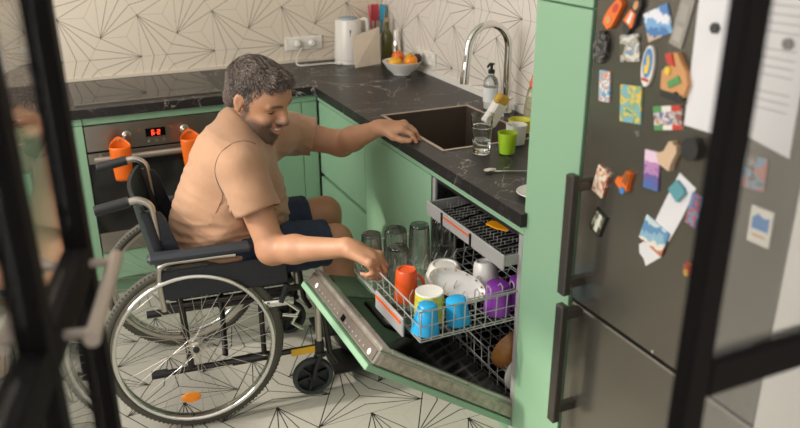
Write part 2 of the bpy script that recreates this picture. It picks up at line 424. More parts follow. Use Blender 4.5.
pocket(-.895, 'orange cup hanging on the left end of the oven handle, under the left knob')
pocket(-.60, 'orange cup hanging on the oven handle close behind the back of the seated person')
# hob
hobe = empty('hob', (-.72, .33, .9), 'black glass induction hob set into the back worktop', 'hob')
box('glass_plate', (-1.04, .075, .9005), (-.42, .545, .905), M['blackglass'], hobe, bev=.002)
box('steel_edge', (-1.042, .068, .9005), (-.418, .0745, .9065), M['steel'], hobe)
# right run
cab = empty('drawer_cabinet', (.3, -.28, 0), 'green two-drawer base cabinet between the corner and the sink cabinet', 'cabinet')
box('body', (.04, -.575, .10), (WX-.005, .0, .855), M['green_dark'], cab)
box('drawer', (.02, -.570, .475), (.038, -.002, .825), M['green'], cab, bev=.002); box('drawer', (.02, -.570, .10), (.038, -.002, .455), M['green'], cab, bev=.002)
box('rail', (.022, -.575, .828), (.04, .02, .858), M['green'], cab); box('plinth', (.07, -.575, 0), (.09, .05, .098), M['green_dark'], cab)
cab = empty('sink_cabinet', (.3, -.88, 0), 'green base cabinet with a single plain door under the sink', 'cabinet')
sb = MB(); sb.box((.04, -1.185, .10), (.06, -.575, .855)); sb.box((.04, -1.185, .10), (WX-.005, -1.168, .855)); sb.box((.04, -.592, .10), (WX-.005, -.577, .855)); sb.box((.06, -1.168, .10), (WX-.005, -.592, .12))
sb.build('body', M['green_dark'], cab)
box('door', (.02, -1.178, .10), (.038, -.574, .825), M['green'], cab, bev=.002)
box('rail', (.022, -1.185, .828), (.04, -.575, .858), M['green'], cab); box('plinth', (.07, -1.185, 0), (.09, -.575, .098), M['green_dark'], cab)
# tall cabinet
tc = empty('tall_cabinet', (.3, -1.88, 0), 'narrow tall green cabinet between the dishwasher and the fridge', 'cabinet')
box('body', (.039, -1.985, .10), (WX-.005, YP-.001, 2.2), M['green_dark'], tc)
box('door', (.02, -1.985, .05), (.038, YP-.001, 1.478), M['green'], tc, bev=.002); box('door', (.02, -1.985, 1.482), (.038, YP-.001, 2.2), M['green'], tc, bev=.002)
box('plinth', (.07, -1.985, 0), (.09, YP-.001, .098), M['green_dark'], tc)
# wall strip of green above the worktop end is the cabinet side itself

# ------------------------------------------------------------------ fridge
fr = empty('fridge', (.3, -2.3, 0), 'dark steel fridge freezer with bar handles, covered in magnets', 'fridge')
box('body', (.061, -2.598, .03), (WX-.005, -2.0, 2.0), M['blackmetal'], fr)
box('upper_door', (.018, -2.598, .745), (.06, -2.0, 1.995), M['dark_steel'], fr, bev=.004)
box('lower_door', (.018, -2.598, .06), (.06, -2.0, .735), M['dark_steel'], fr, bev=.004)
def fh(z0, z1, a, b):
    m = MB(); m.box((-.048, -2.052, z0), (-.026, -2.022, z1), bev=.003)
    for z in (z0+a, z1-b): m.box((-.028, -2.05, z-.012), (.019, -2.026, z+.012), bev=.002)
    m.build('handle', M['handle_steel'], fr)
fh(.785, 1.105, .03, .03); fh(.40, .755, .04, .03)
MB().lathe([(0, 0), (.007, 0), (.007, .002), (0, .0025)], 16, (.018, -2.178, 1.235), Matrix.Rotation(-PI/2, 3, 'Y')).build('badge', M['chrome'], fr, 40)
MB().lathe([(0, 0), (.004, 0), (.004, .002), (0, .0025)], 12, (.018, -2.31, .755), Matrix.Rotation(-PI/2, 3, 'Y')).build('rivet', M['chrome'], fr, 40)

# pictures for the magnets
def pic(name, cols, scale=30, seed=0, mode='noise', rough=.35):
    m, t, p = base(name)
    co = t.coord('Object'); mp = t.n('ShaderNodeMapping'); mp.inputs['Location'].default_value = (seed*1.37, seed*.71, seed*2.1); t.link(co, mp.inputs[0])
    if mode == 'noise': f = t.noise(mp.outputs[0], scale, 2, .5, .6)
    else:
        s = t.n('ShaderNodeSeparateXYZ'); t.link(co, s.inputs[0]); f = t.m('ADD', t.m('MULTIPLY', s.outputs[2 if mode == 'bands' else 1], scale), .5)
        f = t.m('ADD', f, t.m('MULTIPLY', t.m('SUBTRACT', t.noise(mp.outputs[0], 60, 2), .5), .55))
    r = t.n('ShaderNodeValToRGB'); t.link(f, r.inputs[0]); cr = r.color_ramp; cr.interpolation = 'CONSTANT'
    n = len(cols)
    lo, hi = (.36, .62) if mode == 'noise' else (.1, .85)
    while len(cr.elements) < n: cr.elements.new(.5)
    for i, c in enumerate(cols):
        cr.elements[i].position = 0 if i == 0 else lo+(hi-lo)*i/n
        g_ = sum(c)/3; cr.elements[i].color = lin(tuple(v*.78+g_*.22 for v in c))
    t.link(r.outputs[0], p.inputs['Base Color']); p.inputs['Roughness'].default_value = rough
    return m
FX = 0.018
def fplane(y, z, ang):
    # a frame on the fridge front: X runs to -y (right in view), Y up, thickness towards -x
    a = math.radians(ang-7); X = Vector((0, -math.cos(a), math.sin(a))); Y = Vector((0, math.sin(a), math.cos(a)))
    return X, Y
def magnet(y, z, w, h, ang, m, label, poly=None, th=.004, x=0, name='fridge_magnet', cat='magnet', extra=None, group='magnets on the fridge door'):
    X, Y = fplane(y, z, ang)
    if poly is None: poly = [(-.5, -.5), (.5, -.5), (.5, .5), (-.5, .5)]
    b = MB().prism([(a*w, c*h) for a, c in poly], th, Vector((FX-.0005-x, 0, 0))*1.0, X, Y)
    # X cross Y may face either way; put the slab in front of the door
    xs = [v[0] for v in b.v]; dx = (FX-.0006-x)-max(xs); b.v = [(v[0]+dx, v[1], v[2]) for v in b.v]
    o = b.build(name, m); o.location = (0, y, z)
    thing(o, label, cat, group)
    if extra:
        for nm, pl, mm, t2 in extra:
            e = MB().prism([(a*w, c*h) for a, c in pl], t2, (0, 0, 0), X, Y)
            xs = [v[0] for v in e.v]; d2 = (FX-.0006-x-th)-max(xs); e.v = [(v[0]+d2, v[1], v[2]) for v in e.v]
            e.build(nm, mm, o)
    return o
def ell(n=20, a=.5, b=.5, cx=0, cy=0): return [(cx+a*math.cos(2*PI*k/n), cy+b*math.sin(2*PI*k/n)) for k in range(n)]
C = lambda n, c: mat(n, c, .45)
mo, mw, mbk, mbl, mrd, mgn, myl, mtan, mteal, mpk = C('m_orange', (232, 112, 34)), C('m_white', (228, 224, 214)), C('m_black', (40, 38, 36)), C('m_blue', (70, 130, 190)), C('m_red', (196, 62, 44)), C('m_green', (84, 150, 84)), C('m_yellow', (232, 200, 70)), C('m_tan', (206, 150, 96)), C('m_teal', (96, 158, 168)), C('m_pink', (214, 170, 200))
magnet(-2.072, 1.482, .032, .075, -28, mo, 'orange clog-shaped magnet near the top left of the fridge door', [(-.35, -.5), (.3, -.5), (.5, -.3), (.45, .1), (.35, .45), (.1, .5), (-.3, .42), (-.5, 0), (-.5, -.35)], .012, extra=[('toe_flower', ell(14, .25, .12, 0, -.25), mtan, .002), ('opening', ell(14, .22, .15, 0, .2), mrd, .0015)])
magnet(-2.133, 1.484, .04, .085, -20, mbk, 'little doll-shaped magnet in an orange and white dress, beside the orange clog', [(-.2, -.5), (.25, -.5), (.3, -.2), (.5, -.15), (.3, .15), (.3, .4), (.15, .5), (-.2, .5), (-.35, .3), (-.5, 0), (-.3, -.2)], .01, extra=[('dress', [(-.4, -.25), (.4, -.25), (.25, .12), (-.25, .12)], mo, .002), ('apron', [(-.12, -.2), (.15, -.2), (.08, .1), (-.08, .1)], mw, .003), ('face', ell(12, .17, .12, -.02, .3), mtan, .002)])
magnet(-2.205, 1.478, .072, .060, 32, pic('pic_sea', [(206, 170, 140), (60, 120, 190), (110, 170, 220), (225, 225, 235), (70, 130, 200)], 9, 1, 'bands'), 'tilted blue postcard magnet with white boat on blue sea, near the fridge top', th=.003)
magnet(-2.272, 1.489, .036, .10, -5, mat('clear_plastic_strip', (150, 144, 134), .3), 'greyish translucent strip magnet at the top of the fridge right of the postcard', th=.003, extra=[('ridge', [(-.3, -.4), (.3, -.4), (.3, -.1), (-.3, -.1)], mat('strip_ridge', (172, 166, 156), .3), .001), ('ridge', [(-.3, 0), (.3, 0), (.3, .35), (-.3, .35)], mat('strip_ridge2', (160, 156, 148), .3), .001)])
magnet(-2.038, 1.403, .046, .075, 0, pic('pic_blackstone', [(26, 26, 26), (52, 50, 48), (120, 116, 110), (30, 30, 30)], 60, 2), 'black oval carved magnet at the left edge of the fridge door', ell(18), .012)
magnet(-2.129, 1.415, .06, .058, 18, pic('pic_beach', [(80, 90, 60), (214, 190, 160), (186, 160, 130), (90, 150, 190), (222, 206, 180)], 34, 3), 'square sand and blue coast photo magnet right of the black oval')
magnet(-2.193, 1.387, .036, .088, 4, mw, 'upright oval white magnet with a blue rim and yellow figure', ell(20), .006, extra=[('picture', ell(18, .38, .36, 0, .08), mbl, .001), ('yellow_figure', [(-.15, -.2), (.15, -.15), (.2, .1), (.05, .3), (-.1, .25), (-.05, .05), (-.2, 0)], myl, .002), ('red_word', [(-.28, -.36), (.28, -.36), (.28, -.29), (-.28, -.29)], mrd, .0015)])
magnet(-2.278, 1.385, .075, .088, 15, mtan, 'large relief magnet of an orange figure with red hat and teal cloth', [(-.5, -.3), (-.2, -.5), (.1, -.35), (.35, -.5), (.5, -.2), (.42, .1), (.25, .3), (.1, .5), (-.2, .5), (-.15, .2), (-.45, .1)], .012, extra=[('red_hat', [(-.2, .25), (.05, .2), (-.05, .5), (-.3, .48)], mrd, .004), ('teal_cloth', [(-.15, -.3), (.3, -.15), (.2, 0), (-.2, -.15)], mgn, .003), ('yellow_ball', ell(12, .1, .1, -.2, .1), myl, .004), ('dark_base', [(-.5, -.5), (.3, -.62), (.35, -.45), (-.45, -.35)], mbk, .002)])
magnet(-2.058, 1.317, .038, .07, 12, pic('pic_orchid', [(90, 160, 200), (230, 226, 220), (226, 130, 90), (130, 190, 215)], 60, 4), 'small upright light blue card magnet with white and orange flowers')
magnet(-2.151, 1.296, .068, .082, 14, pic('pic_map', [(80, 160, 130), (206, 200, 110), (236, 196, 70), (130, 180, 120), (110, 180, 200)], 42, 5), 'green and yellow map card magnet in the middle of the door')
fl = magnet(-2.267, 1.293, .08, .050, 22, pic('pic_town', [(196, 130, 90), (226, 214, 200), (90, 120, 180), (170, 96, 60)], 60, 6), 'landscape magnet with green, white and red flag stripes and a town view', extra=[('green_stripe', [(-.5, .25), (-.17, .25), (-.17, .5), (-.5, .5)], mgn, .001), ('white_stripe', [(-.17, .25), (.17, .25), (.17, .5), (-.17, .5)], mw, .001), ('red_stripe', [(.17, .25), (.5, .25), (.5, .5), (.17, .5)], mrd, .001), ('green_stripe', [(-.5, -.5), (-.17, -.5), (-.17, -.3), (-.5, -.3)], mgn, .001), ('white_stripe', [(-.17, -.5), (.17, -.5), (.17, -.3), (-.17, -.3)], mw, .001), ('red_stripe', [(.17, -.5), (.5, -.5), (.5, -.3), (.17, -.3)], mrd, .001)])
magnet(-2.288, 1.222, .05, .065, -18, C('m_sandstone', (212, 182, 150)), 'beige sandstone castle-shaped magnet under the flag magnet', [(-.5, -.3), (-.1, -.5), (.5, -.4), (.4, -.1), (.4, .3), (.25, .5), (.1, .42), (-.05, .5), (-.2, .4), (-.2, 0)], .014)
magnet(-2.239, 1.170, .045, .085, 12, pic('pic_sunset', [(70, 110, 190), (110, 90, 170), (196, 130, 190), (236, 200, 226)], 8, 7, 'bands'), 'upright pink and blue skyline magnet below the castle magnet')
magnet(-2.353, 1.251, .046, .05, 0, mbk, 'lumpy dark round magnet by the right edge of the door', ell(14, .5, .5)[:], .02)
magnet(-2.080, 1.094, .042, .070, -8, pic('pic_ceramic', [(190, 90, 60), (226, 200, 170), (236, 222, 200), (214, 150, 110)], 46, 8), 'cream ceramic tile magnet with red pattern beside the upper fridge handle', th=.008)
magnet(-2.161, 1.122, .042, .055, -10, mo, 'orange and brown animal-shaped magnet with a blue foot', [(-.5, -.3), (-.1, -.4), (.2, -.5), (.5, -.3), (.4, .1), (.35, .5), (.0, .5), (-.1, .05), (-.45, 0)], .012, extra=[('blue_foot', ell(12, .2, .15, .25, -.35), mbl, .003), ('brown_back', [(0, 0), (.35, -.05), (.3, .45), (.05, .45)], C('m_brown', (150, 86, 40)), .002)])
rc = magnet(-2.315, 1.11, .055, .15, -14, M['paper'], 'long white shop receipt pinned to the fridge door', [(-.5, -.5), (-.2, -.46), (.1, -.5), (.5, -.5), (.55, 0), (.5, .5), (-.45, .5), (-.5, 0)], .0015, name='receipt', cat='paper', group='papers on the fridge')
magnet(-2.325, 1.152, .034, .036, -30, mteal, 'teal square magnet holding the top of the receipt', [(-.5, -.5), (.5, -.5), (.5, .4), (.2, .5), (-.5, .4)], .008, x=.002)
magnet(-2.259, .985, .055, .06, -35, M['paper'], 'lower crumpled white paper slip under the blue and orange card', [(-.5, -.3), (-.2, -.5), (.1, -.42), (.4, -.5), (.5, .5), (-.4, .5)], .0015, name='paper_slip', cat='paper', group='papers on the fridge')
magnet(-2.272, 1.030, .075, .062, -8, pic('pic_sail', [(214, 120, 80), (236, 226, 210), (140, 190, 214), (90, 150, 200), (200, 220, 226)], 9, 9, 'bands'), 'light blue and orange picture card pinned at the end of the receipt', th=.004, x=.002)
magnet(-2.083, .990, .042, .062, -12, mbk, 'small dark photo magnet with a white tower, lowest on the left', th=.006, extra=[('picture', [(-.4, -.4), (.4, -.4), (.4, .4), (-.4, .4)], pic('pic_tower', [(60, 80, 40), (120, 130, 90), (200, 196, 180)], 50, 10), .0005), ('white_tower', [(-.1, -.4), (.2, -.4), (.15, .4), (-.05, .4)], mw, .001)])
magnet(-2.372, 1.125, .03, .07, 0, pic('pic_bluered', [(60, 110, 180), (200, 90, 70), (90, 150, 200)], 60, 11), 'narrow blue and red magnet right beside the receipt')
magnet(-2.381, .997, .02, .036, 0, pic('pic_fruit', [(200, 150, 50), (170, 60, 50)], 60, 12), 'tiny yellow and red magnet low on the right of the door', ell(12), .008)
pp = magnet(-2.360, 1.44, .10, .30, 8, M['paper'], 'tall white sheet of paper on the fridge left of the black frame post', th=.001, name='paper_sheet', cat='paper', group='papers on the fridge')
magnet(-2.360, 1.489, .02, .02, 0, mbk, 'round black magnet on the left white sheet of paper', ell(16), .006, x=.0015)
pp = magnet(-2.50, 1.44, .13, .30, 8, mat('printed_paper', (222, 220, 224), .8, var=.02, vscale=200), 'large printed white sheet on the fridge seen through the glass pane', [(-.5, -.42), (.5, -.5), (.5, .5), (-.5, .5)], .001, name='paper_sheet', cat='paper', group='papers on the fridge', extra=[('text_line', [(-.4, y), (.35, y), (.35, y+.008), (-.4, y+.008)], mat('ink%d' % i, (150, 150, 158), .8), .0003) for i, y in enumerate([.35, .3, .25, .2, .1, .05, 0, -.05, -.15, -.2, -.25])])
magnet(-2.526, 1.485, .02, .02, 0, mbk, 'round black magnet on the large printed sheet', ell(16), .006, x=.0015)
magnet(-2.50, 1.245, .055, .062, 10, pic('pic_house', [(120, 70, 50), (90, 140, 120), (100, 150, 200), (190, 110, 90)], 50, 13), 'red and green house picture card seen through the glass pane', th=.003)
magnet(-2.535, 1.150, .05, .07, 8, mw, 'white card magnet with a blue wave picture, seen through the glass pane', th=.003, extra=[('picture', [(-.38, -.1), (.38, -.1), (.38, .3), (.1, .25), (-.15, .34), (-.38, .2)], mbl, .0005), ('caption', [(-.3, -.3), (.3, -.3), (.3, -.24), (-.3, -.24)], mtan, .0005)])

# ------------------------------------------------------------------ sink, tap and the things by it
sk = MB(); t_ = .004; zb = .72
sk.box((SX0+.0005, SY0+.0005, zb), (SX1-.0005, SY1-.0005, zb+t_))
for a, b in (((SX0+.0005, SY0+.0005), (SX0+t_, SY1-.0005)), ((SX1-t_, SY0+.0005), (SX1-.0005, SY1-.0005)), ((SX0+t_, SY0+.0005), (SX1-t_, SY0+t_)), ((SX0+t_, SY1-t_), (SX1-t_, SY1-.0005))):
    sk.box((a[0], a[1], zb+t_), (b[0], b[1], .9005))
sink = thing(sk.build('sink', mat('brown_steel', (110, 98, 88), .35, .6)), 'square inset sink basin sunk into the dark worktop beside the hand', 'sink')
rm = MB(); g = .012
for a, b in (((SX0-g, SY0-g), (SX0+.002, SY1+g)), ((SX1-.002, SY0-g), (SX1+g, SY1+g)), ((SX0+.002, SY0-g), (SX1-.002, SY0+.002)), ((SX0+.002, SY1-.002), (SX1-.002, SY1+g))):
    rm.box((a[0], a[1], .9004), (b[0], b[1], .9024))
rm.build('rim', mat('sink_rim', (196, 178, 164), .35, .7), sink)
MB().lathe([(0, 0), (.035, 0), (.042, .003), (.04, .004), (.02, .001), (0, .001)], 24, (.28, -.89, zb+t_+.0005)).build('drain', M['chrome'], sink, 40)
fx, fy = .548, -.805
fa = empty('faucet', (fx, fy, .9), 'tall chrome gooseneck kitchen tap with pull-out spout behind the sink', 'tap')
MB().lathe([(0, 0), (.027, 0), (.027, .008), (.024, .012), (.022, .055), (.017, .062), (0, .062)], 28, (fx, fy, .9005)).build('base', M['chrome'], fa, 35)
pts = [(fx, fy, .955), (fx, fy, 1.165)]; cx = fx-.092
for k in range(1, 17):
    a = PI*k/16*.97; pts.append((cx+.092*math.cos(a), fy+.0*k, 1.165+.098*math.sin(a)))
pts.append((pts[-1][0]-.004, fy, 1.125))
MB().tube(pts, .0145, 16).build('neck', M['chrome'], fa, 50)
e = pts[-1]
MB().tube([e, (e[0]-.006, fy, e[2]-.05), (e[0]-.008, fy, e[2]-.085)], [.0155, .0175, .0175], 16).build('spout_head', M['chrome'], fa, 50)
MB().tube([(fx-.01, fy, .935), (fx-.045, fy-.035, .94)], .009, 12).tube([(fx-.045, fy-.035, .94), (fx-.065, fy-.055, .985)], [.006, .004], 10).build('lever', M['chrome'], fa, 50)

def cup(name, m, x, y, z, r0, r1, h, label, cat, group=None, th=.003, inv=False, tilt=None, handle=None, handle_m=None, n=32, flute=None, foot=0):
    """open vessel: r0 at its base, r1 at its rim; inv turns it upside down"""
    prof = [(0, 0), (r0*.8, 0), (r0, .003), (r0+(r1-r0)*.5, h*.5), (r1, h), (r1-th, h), (r0+(r1-r0)*.5-th, h*.5), (r0-th, th*2), (0, th*2)]
    if foot: prof = [(0, .004), (r0*.7, .004), (r0*.74, 0), (r0*.86, 0), (r0, .008)]+prof[3:]
    R = Matrix.Identity(3)
    if inv: R = Matrix.Rotation(PI, 3, 'X'); z = z+h
    if tilt: R = Matrix.Rotation(math.radians(tilt[0]), 3, tilt[1]) @ R
    e = empty(name, (x, y, z), label, cat, group)
    o = MB().lathe(prof, n, (x, y, z), R, flute).build('vessel', m, e, 50)
    if handle:
        az, hr = handle; d = Vector((math.cos(az), math.sin(az), 0)); pp = []
        for k in range(13):
            a = -PI*.5+PI*k/12; pp.append(Vector((0, 0, h*.5+math.sin(a)*h*.3))+d*((r0+r1)/2-.004+math.cos(a)*hr))
        MB().tube([R @ p+Vector((x, y, z)) for p in pp], .0052, 10).build('handle', handle_m or m, e, 60)
    return e
# water glass
gx, gy = .185, -1.235
def facet(u, z): return -.035*abs(math.sin(u*10*PI)) if .015 < z < .085 else 0
gl = empty('water_glass', (gx, gy, .9005), 'clear faceted drinking glass half filled with water at the near edge of the sink', 'glass')
MB().lathe([(0, 0), (.026, 0), (.030, .004), (.0315, .035), (.033, .07), (.035, .094), (.037, .096), (.040, .138), (.038, .138), (.035, .098), (.031, .06), (.029, .02), (.024, .012), (0, .012)], 60, (gx, gy, .9005), None, facet).build('vessel', M['glass'], gl, 30)
MB().lathe([(0, .0125), (.0238, .0125), (.0285, .02), (.030, .05), (0, .05)], 32, (gx, gy, .9005)).build('water', M['water'], gl, 40)
cup('plastic_cup', M['lime'], .262, -1.275, .9005, .026, .034, .075, 'small lime green plastic cup right of the water glass', 'cup')
cup('mug', M['porcelain'], .352, -1.19, .9005, .032, .038, .072, 'small white porcelain cup behind the lime green cup', 'cup')
cup('sponge_bowl', M['yellowgreen'], .445, -1.07, .9005, .036, .043, .05, 'low yellow-green cup by the tall green panel, behind the white cup', 'cup')
# soap bottle
def bottle(name, x, y, prof, m, label, n=24):
    e = empty(name, (x, y, .9005), label, 'bottle')
    MB().lathe(prof, n, (x, y, .9005)).build('bottle_body', m, e, 40); return e
e = bottle('soap_dispenser', .535, -.705, [(0, 0), (.028, 0), (.031, .005), (.031, .10), (.026, .125), (.012, .138), (.012, .146), (0, .146)], M['soapclear'], 'clear hand soap bottle with a black pump left of the tap')
MB().lathe([(0, 0), (.014, 0), (.014, .014), (.006, .016), (.006, .034), (.012, .035), (.012, .041), (0, .042)], 18, (.535, -.705, 1.047)).tube([(.535, -.705, 1.085), (.513, -.718, 1.083), (.505, -.723, 1.077)], [.006, .005, .004], 8).build('pump', M['black'], e, 40)
lb = MB().lathe([(.0316, .03), (.0316, .09)], 24, (.535, -.705, .9005)); lb.f = [f for f in lb.f if len(f) == 4]; lb.build('sticker', mat('clear_blue_label', (232, 234, 232), .4), e, 60)
e = bottle('dish_soap_bottle', .572, -.955, [(0, 0), (.027, 0), (.03, .006), (.03, .05), (.024, .10), (.018, .13), (.011, .137), (0, .137)], mat('clear_yellow_bottle', (232, 228, 196), .15, **{'Transmission Weight': .8}), 'squeeze bottle with an orange-red cap beside the tall green panel')
MB().lathe([(0, 0), (.014, 0), (.013, .02), (.007, .03), (.006, .045), (0, .047)], 18, (.572, -.955, 1.038)).build('cap', M['orange_trim'], e, 40)
# brush holder and sponge in front of the tap
e = empty('dish_brush', (.40, -.93, .9005), 'white dish brush leaning on the tap base with its head up', 'brush')
R = Matrix.Rotation(math.radians(28), 3, Vector((.42, .9, 0)).normalized())
MB().box((-.028, -.021, 0), (.028, .021, .105), R, (.375, -.955, .908), bev=.008).build('brush_body', M['white'], e)
MB().tube(spline([R @ Vector((0, 0, .09))+Vector((.375, -.955, .908)), (.45, -.95, .992), (.49, -.94, 1.0)], 5), .006, 10).build('handle', M['white'], e, 60)
e = MB().box((-.026, -.014, 0), (.026, .014, .04), Matrix.Rotation(math.radians(32), 3, Vector((.42, .9, 0)).normalized()), (.405, -.98, .992), bev=.006).build('sponge', M['sponge'])
thing(e, 'ochre yellow cleaning sponge stuck on the white dish brush', 'sponge')
# spoon, plate
e = MB().tube([(.12, -1.43, .904), (.20, -1.475, .906), (.33, -1.52, .906)], [.003, .002, .0025], 8)
e.lathe([(0, -.002), (.010, -.001), (.015, .003), (.0145, .004), (.009, 0), (0, -.001)], 18, (.108, -1.422, .9055), Matrix.Diagonal((1.5, 1, 1)).to_3x3())
thing(e.build('spoon', M['chrome'], None, 60), 'steel spoon lying on the worktop in front of the green panel', 'spoon')
MB_ = MB().lathe([(0, 0), (.04, 0), (.045, .002), (.062, .012), (.061, .014), (.044, .005), (0, .004)], 36, (.125, -1.665, .9005))
thing(MB_.build('saucer', M['porcelain'], None, 50), 'white saucer on the near end of the worktop, half behind the green panel', 'plate')

# ------------------------------------------------------------------ corner things
kx, ky = .365, .475
kt = empty('kettle', (kx, ky, .9), 'white plastic electric kettle with a grey water window in the worktop corner', 'kettle')
MB().lathe([(0, 0), (.078, 0), (.08, .004), (.078, .016), (0, .016)], 36, (kx, ky, .9005)).build('power_base', M['white'], kt, 40)
def spf(u, z):
    a = (u*2*PI-PI) ; return .22*math.exp(-(a/.25)**2)*max(0, (z-.16)/.07) if z > .16 else 0
MB().lathe([(0, .018), (.078, .018), (.082, .03), (.076, .11), (.067, .20), (.064, .225), (.055, .228), (0, .228)], 48, (kx, ky, .9), None, spf).build('kettle_body', M['white'], kt, 50)
MB().lathe([(0, 0), (.05, 0), (.048, .008), (.012, .014), (0, .014)], 32, (kx, ky, 1.1285)).build('lid', mat('grey_blue_lid', (150, 164, 176), .4), kt, 40)
MB().tube(spline([(kx+.055, ky-.01, 1.115), (kx+.092, ky-.02, 1.12), (kx+.098, ky-.02, 1.05), (kx+.09, ky-.02, .97), (kx+.066, ky-.01, .945)], 6), .011, 12).build('handle', M['white'], kt, 60)
R = Matrix.Rotation(math.radians(-3.5), 3, 'X')
MB().box((-.009, -.003, -.05), (.009, .003, .05), R, (kx-.012, ky-.068, 1.03), bev=.002).build('water_window', mat('grey_window', (96, 98, 100), .3), kt)
thing(MB().tube(spline([(kx-.072, ky-.062, .906), (.26, .47, .905), (.12, .47, .905), (.085, .51, .905), (.10, .555, .93), (.135, .58, .98), (.13, .575, 1.02)], 8), .0042, 8).build('power_cable', M['cable'], None, 60), 'white power cable of the kettle lying on the worktop and rising to the socket', 'cable')
e = empty('socket_plate', (.18, WY, 1.0), 'white double socket plate on the back wall with plugs in it', 'socket')
box('plate', (.05, WY-.011, .965), (.255, WY-.001, 1.035), M['white'], e, bev=.003)
for x in (.11, .19):
    MB().lathe([(0, 0), (.028, 0), (.028, .003), (.024, .004), (.022, .002), (0, .002)], 28, (x, WY-.011, 1.0), Matrix.Rotation(PI/2, 3, 'X')).build('socket', M['offwhite'], e, 40)
e = MB().lathe([(0, 0), (.019, 0), (.018, .02), (.011, .03), (0, .03)], 20, (.11, WY-.016, 1.0), Matrix.Rotation(PI/2, 3, 'X')).build('plug', M['white'], None, 40)
thing(e, 'white power plug in the left hole of the back wall socket', 'plug', 'plugs in the back wall socket')
e = MB().lathe([(0, 0), (.019, 0), (.018, .02), (.011, .03), (0, .03)], 20, (.19, WY-.016, 1.0), Matrix.Rotation(PI/2, 3, 'X')).build('plug', M['white'], None, 40)
thing(e, 'white power plug in the right hole of the back wall socket', 'plug', 'plugs in the back wall socket')
e = empty('socket_plate', (WX, .05, .98), 'white triple socket plate on the right wall by the fruit bowl', 'socket')
box('plate', (WX-.011, -.055, .945), (WX-.001, .155, 1.015), M['white'], e, bev=.003)
for y in (-.02, .05, .12):
    MB().lathe([(0, 0), (.026, 0), (.026, .003), (.022, .004), (.02, .001), (0, .001)], 28, (WX-.011, y, .98), Matrix.Rotation(-PI/2, 3, 'Y')).build('socket', M['offwhite'], e, 40)
# utensil jar with spatulas
e = cup('utensil_jar', M['white'], .545, .525, .9005, .04, .045, .135, 'white utensil jar between the kettle and the oil bottle', 'jar')
def utensil(x, y, tx, ty, m, label, nm='spatula'):
    a = Vector((x, y, .93)); b = Vector((tx, ty, 1.10)); d = (b-a).normalized()
    r = d.to_track_quat('Z', 'Y').to_matrix()
    o = MB().tube([a, b], .005, 8); o.box((-.022, -.004, 0), (.022, .004, .085), r, b, bev=.003)
    thing(o.build(nm, m), label, 'utensil', 'utensils in the white jar')
utensil(.535, .52, .515, .53, M['pink'], 'pink spatula on the left in the white utensil jar')
utensil(.548, .535, .55, .55, mat('red_silicone', (206, 70, 84), .45), 'red-pink spatula in the middle of the white utensil jar')
utensil(.56, .52, .578, .525, M['teal'], 'teal blue spatula on the right in the white utensil jar')
# oil bottle, knife block/flask
e = empty('oil_bottle', (.565, .43, .9005), 'green oil bottle with a cork stopper in the corner', 'bottle')
MB().lathe([(0, 0), (.028, 0), (.03, .005), (.03, .13), (.024, .15), (.012, .165), (.011, .20), (.013, .205), (0, .205)], 24, (.566, .43, .9005)).build('bottle_body', M['oil'], e, 40)
MB().lathe([(0, 0), (.011, 0), (.013, .022), (0, .022)], 16, (.566, .43, 1.106)).build('cork', M['cork'], e, 40)
e = empty('flask', (.575, .335, .9005), 'shiny metal flask right of the oil bottle, behind the fruit bowl', 'flask')
MB().lathe([(0, 0), (.022, 0), (.024, .004), (.024, .10), (.02, .12), (.015, .13), (0, .13)], 24, (.578, .335, .9005)).build('flask_body', M['chrome'], e, 40)
MB().lathe([(0, 0), (.015, 0), (.015, .04), (.012, .045), (0, .045)], 20, (.578, .335, 1.031)).build('cap', M['white'], e, 40)
# leaning board
P4 = [Vector(p) for p in ((.335, .31, .9015), (.495, .35, .9015), (.505, .39, 1.09), (.345, .365, 1.055))]
nn = (P4[1]-P4[0]).cross(P4[3]-P4[0]).normalized()*.004
b = MB(); vs_ = P4+[p-nn for p in P4]; b.add(vs_, [(0, 1, 2, 3), (7, 6, 5, 4), (0, 4, 5, 1), (1, 5, 6, 2), (2, 6, 7, 3), (3, 7, 4, 0)])
thing(b.build('cutting_board', M['board']), 'thin beige board standing up in front of the kettle', 'board')
# fruit bowl
bx, by = .49, .075
e = empty('fruit_bowl', (bx, by, .9005), 'round white bowl holding fruit on the worktop by the right wall', 'bowl')
MB().lathe([(0, .004), (.035, .004), (.036, 0), (.044, 0), (.046, .006), (.075, .03), (.099, .066), (.097, .067), (.072, .034), (.04, .012), (0, .011)], 48, (bx, by, .9005)).build('vessel', M['porcelain'], e, 50)
def fruit(x, y, z, r, c, label, name='orange', sx=1, n=.3):
    m = mat('peel_'+name+str(len(bpy.data.materials)), c, n, var=.08, vscale=20, bump=.15, bscale=300, **{'Subsurface Weight': .08})
    o = MB().lathe([(0, -r*.97), (r*.25, -r*.95), (r*.6, -r*.8), (r*.87, -r*.5), (r, 0), (r*.87, r*.5), (r*.6, r*.8), (r*.25, r*.93), (r*.06, r*.9), (0, r*.88)], 24, (x, y, z), Matrix.Rotation(.5, 3, 'X') @ Matrix.Diagonal((sx, 1, 1)).to_3x3())
    e = empty(name, (x, y, z-r), label, 'fruit', 'fruit in the white bowl')
    o.build('flesh', m, e, 60); d = Matrix.Rotation(.5, 3, 'X') @ Vector((0, 0, r*.9))
    MB().lathe([(0, 0), (.003, 0), (.002, .004), (0, .004)], 8, Vector((x, y, z))+d, Matrix.Rotation(.5, 3, 'X')).build('stem', mat('stem%d' % len(bpy.data.materials), (90, 80, 40), .8), e)
fruit(.447, .06, .962, .03, (240, 176, 40), 'yellow-orange fruit on the left side of the bowl', 'lemon', 1.2)
fruit(.487, .115, .979, .032, (230, 110, 40), 'red-orange fruit at the back middle of the bowl', 'peach')
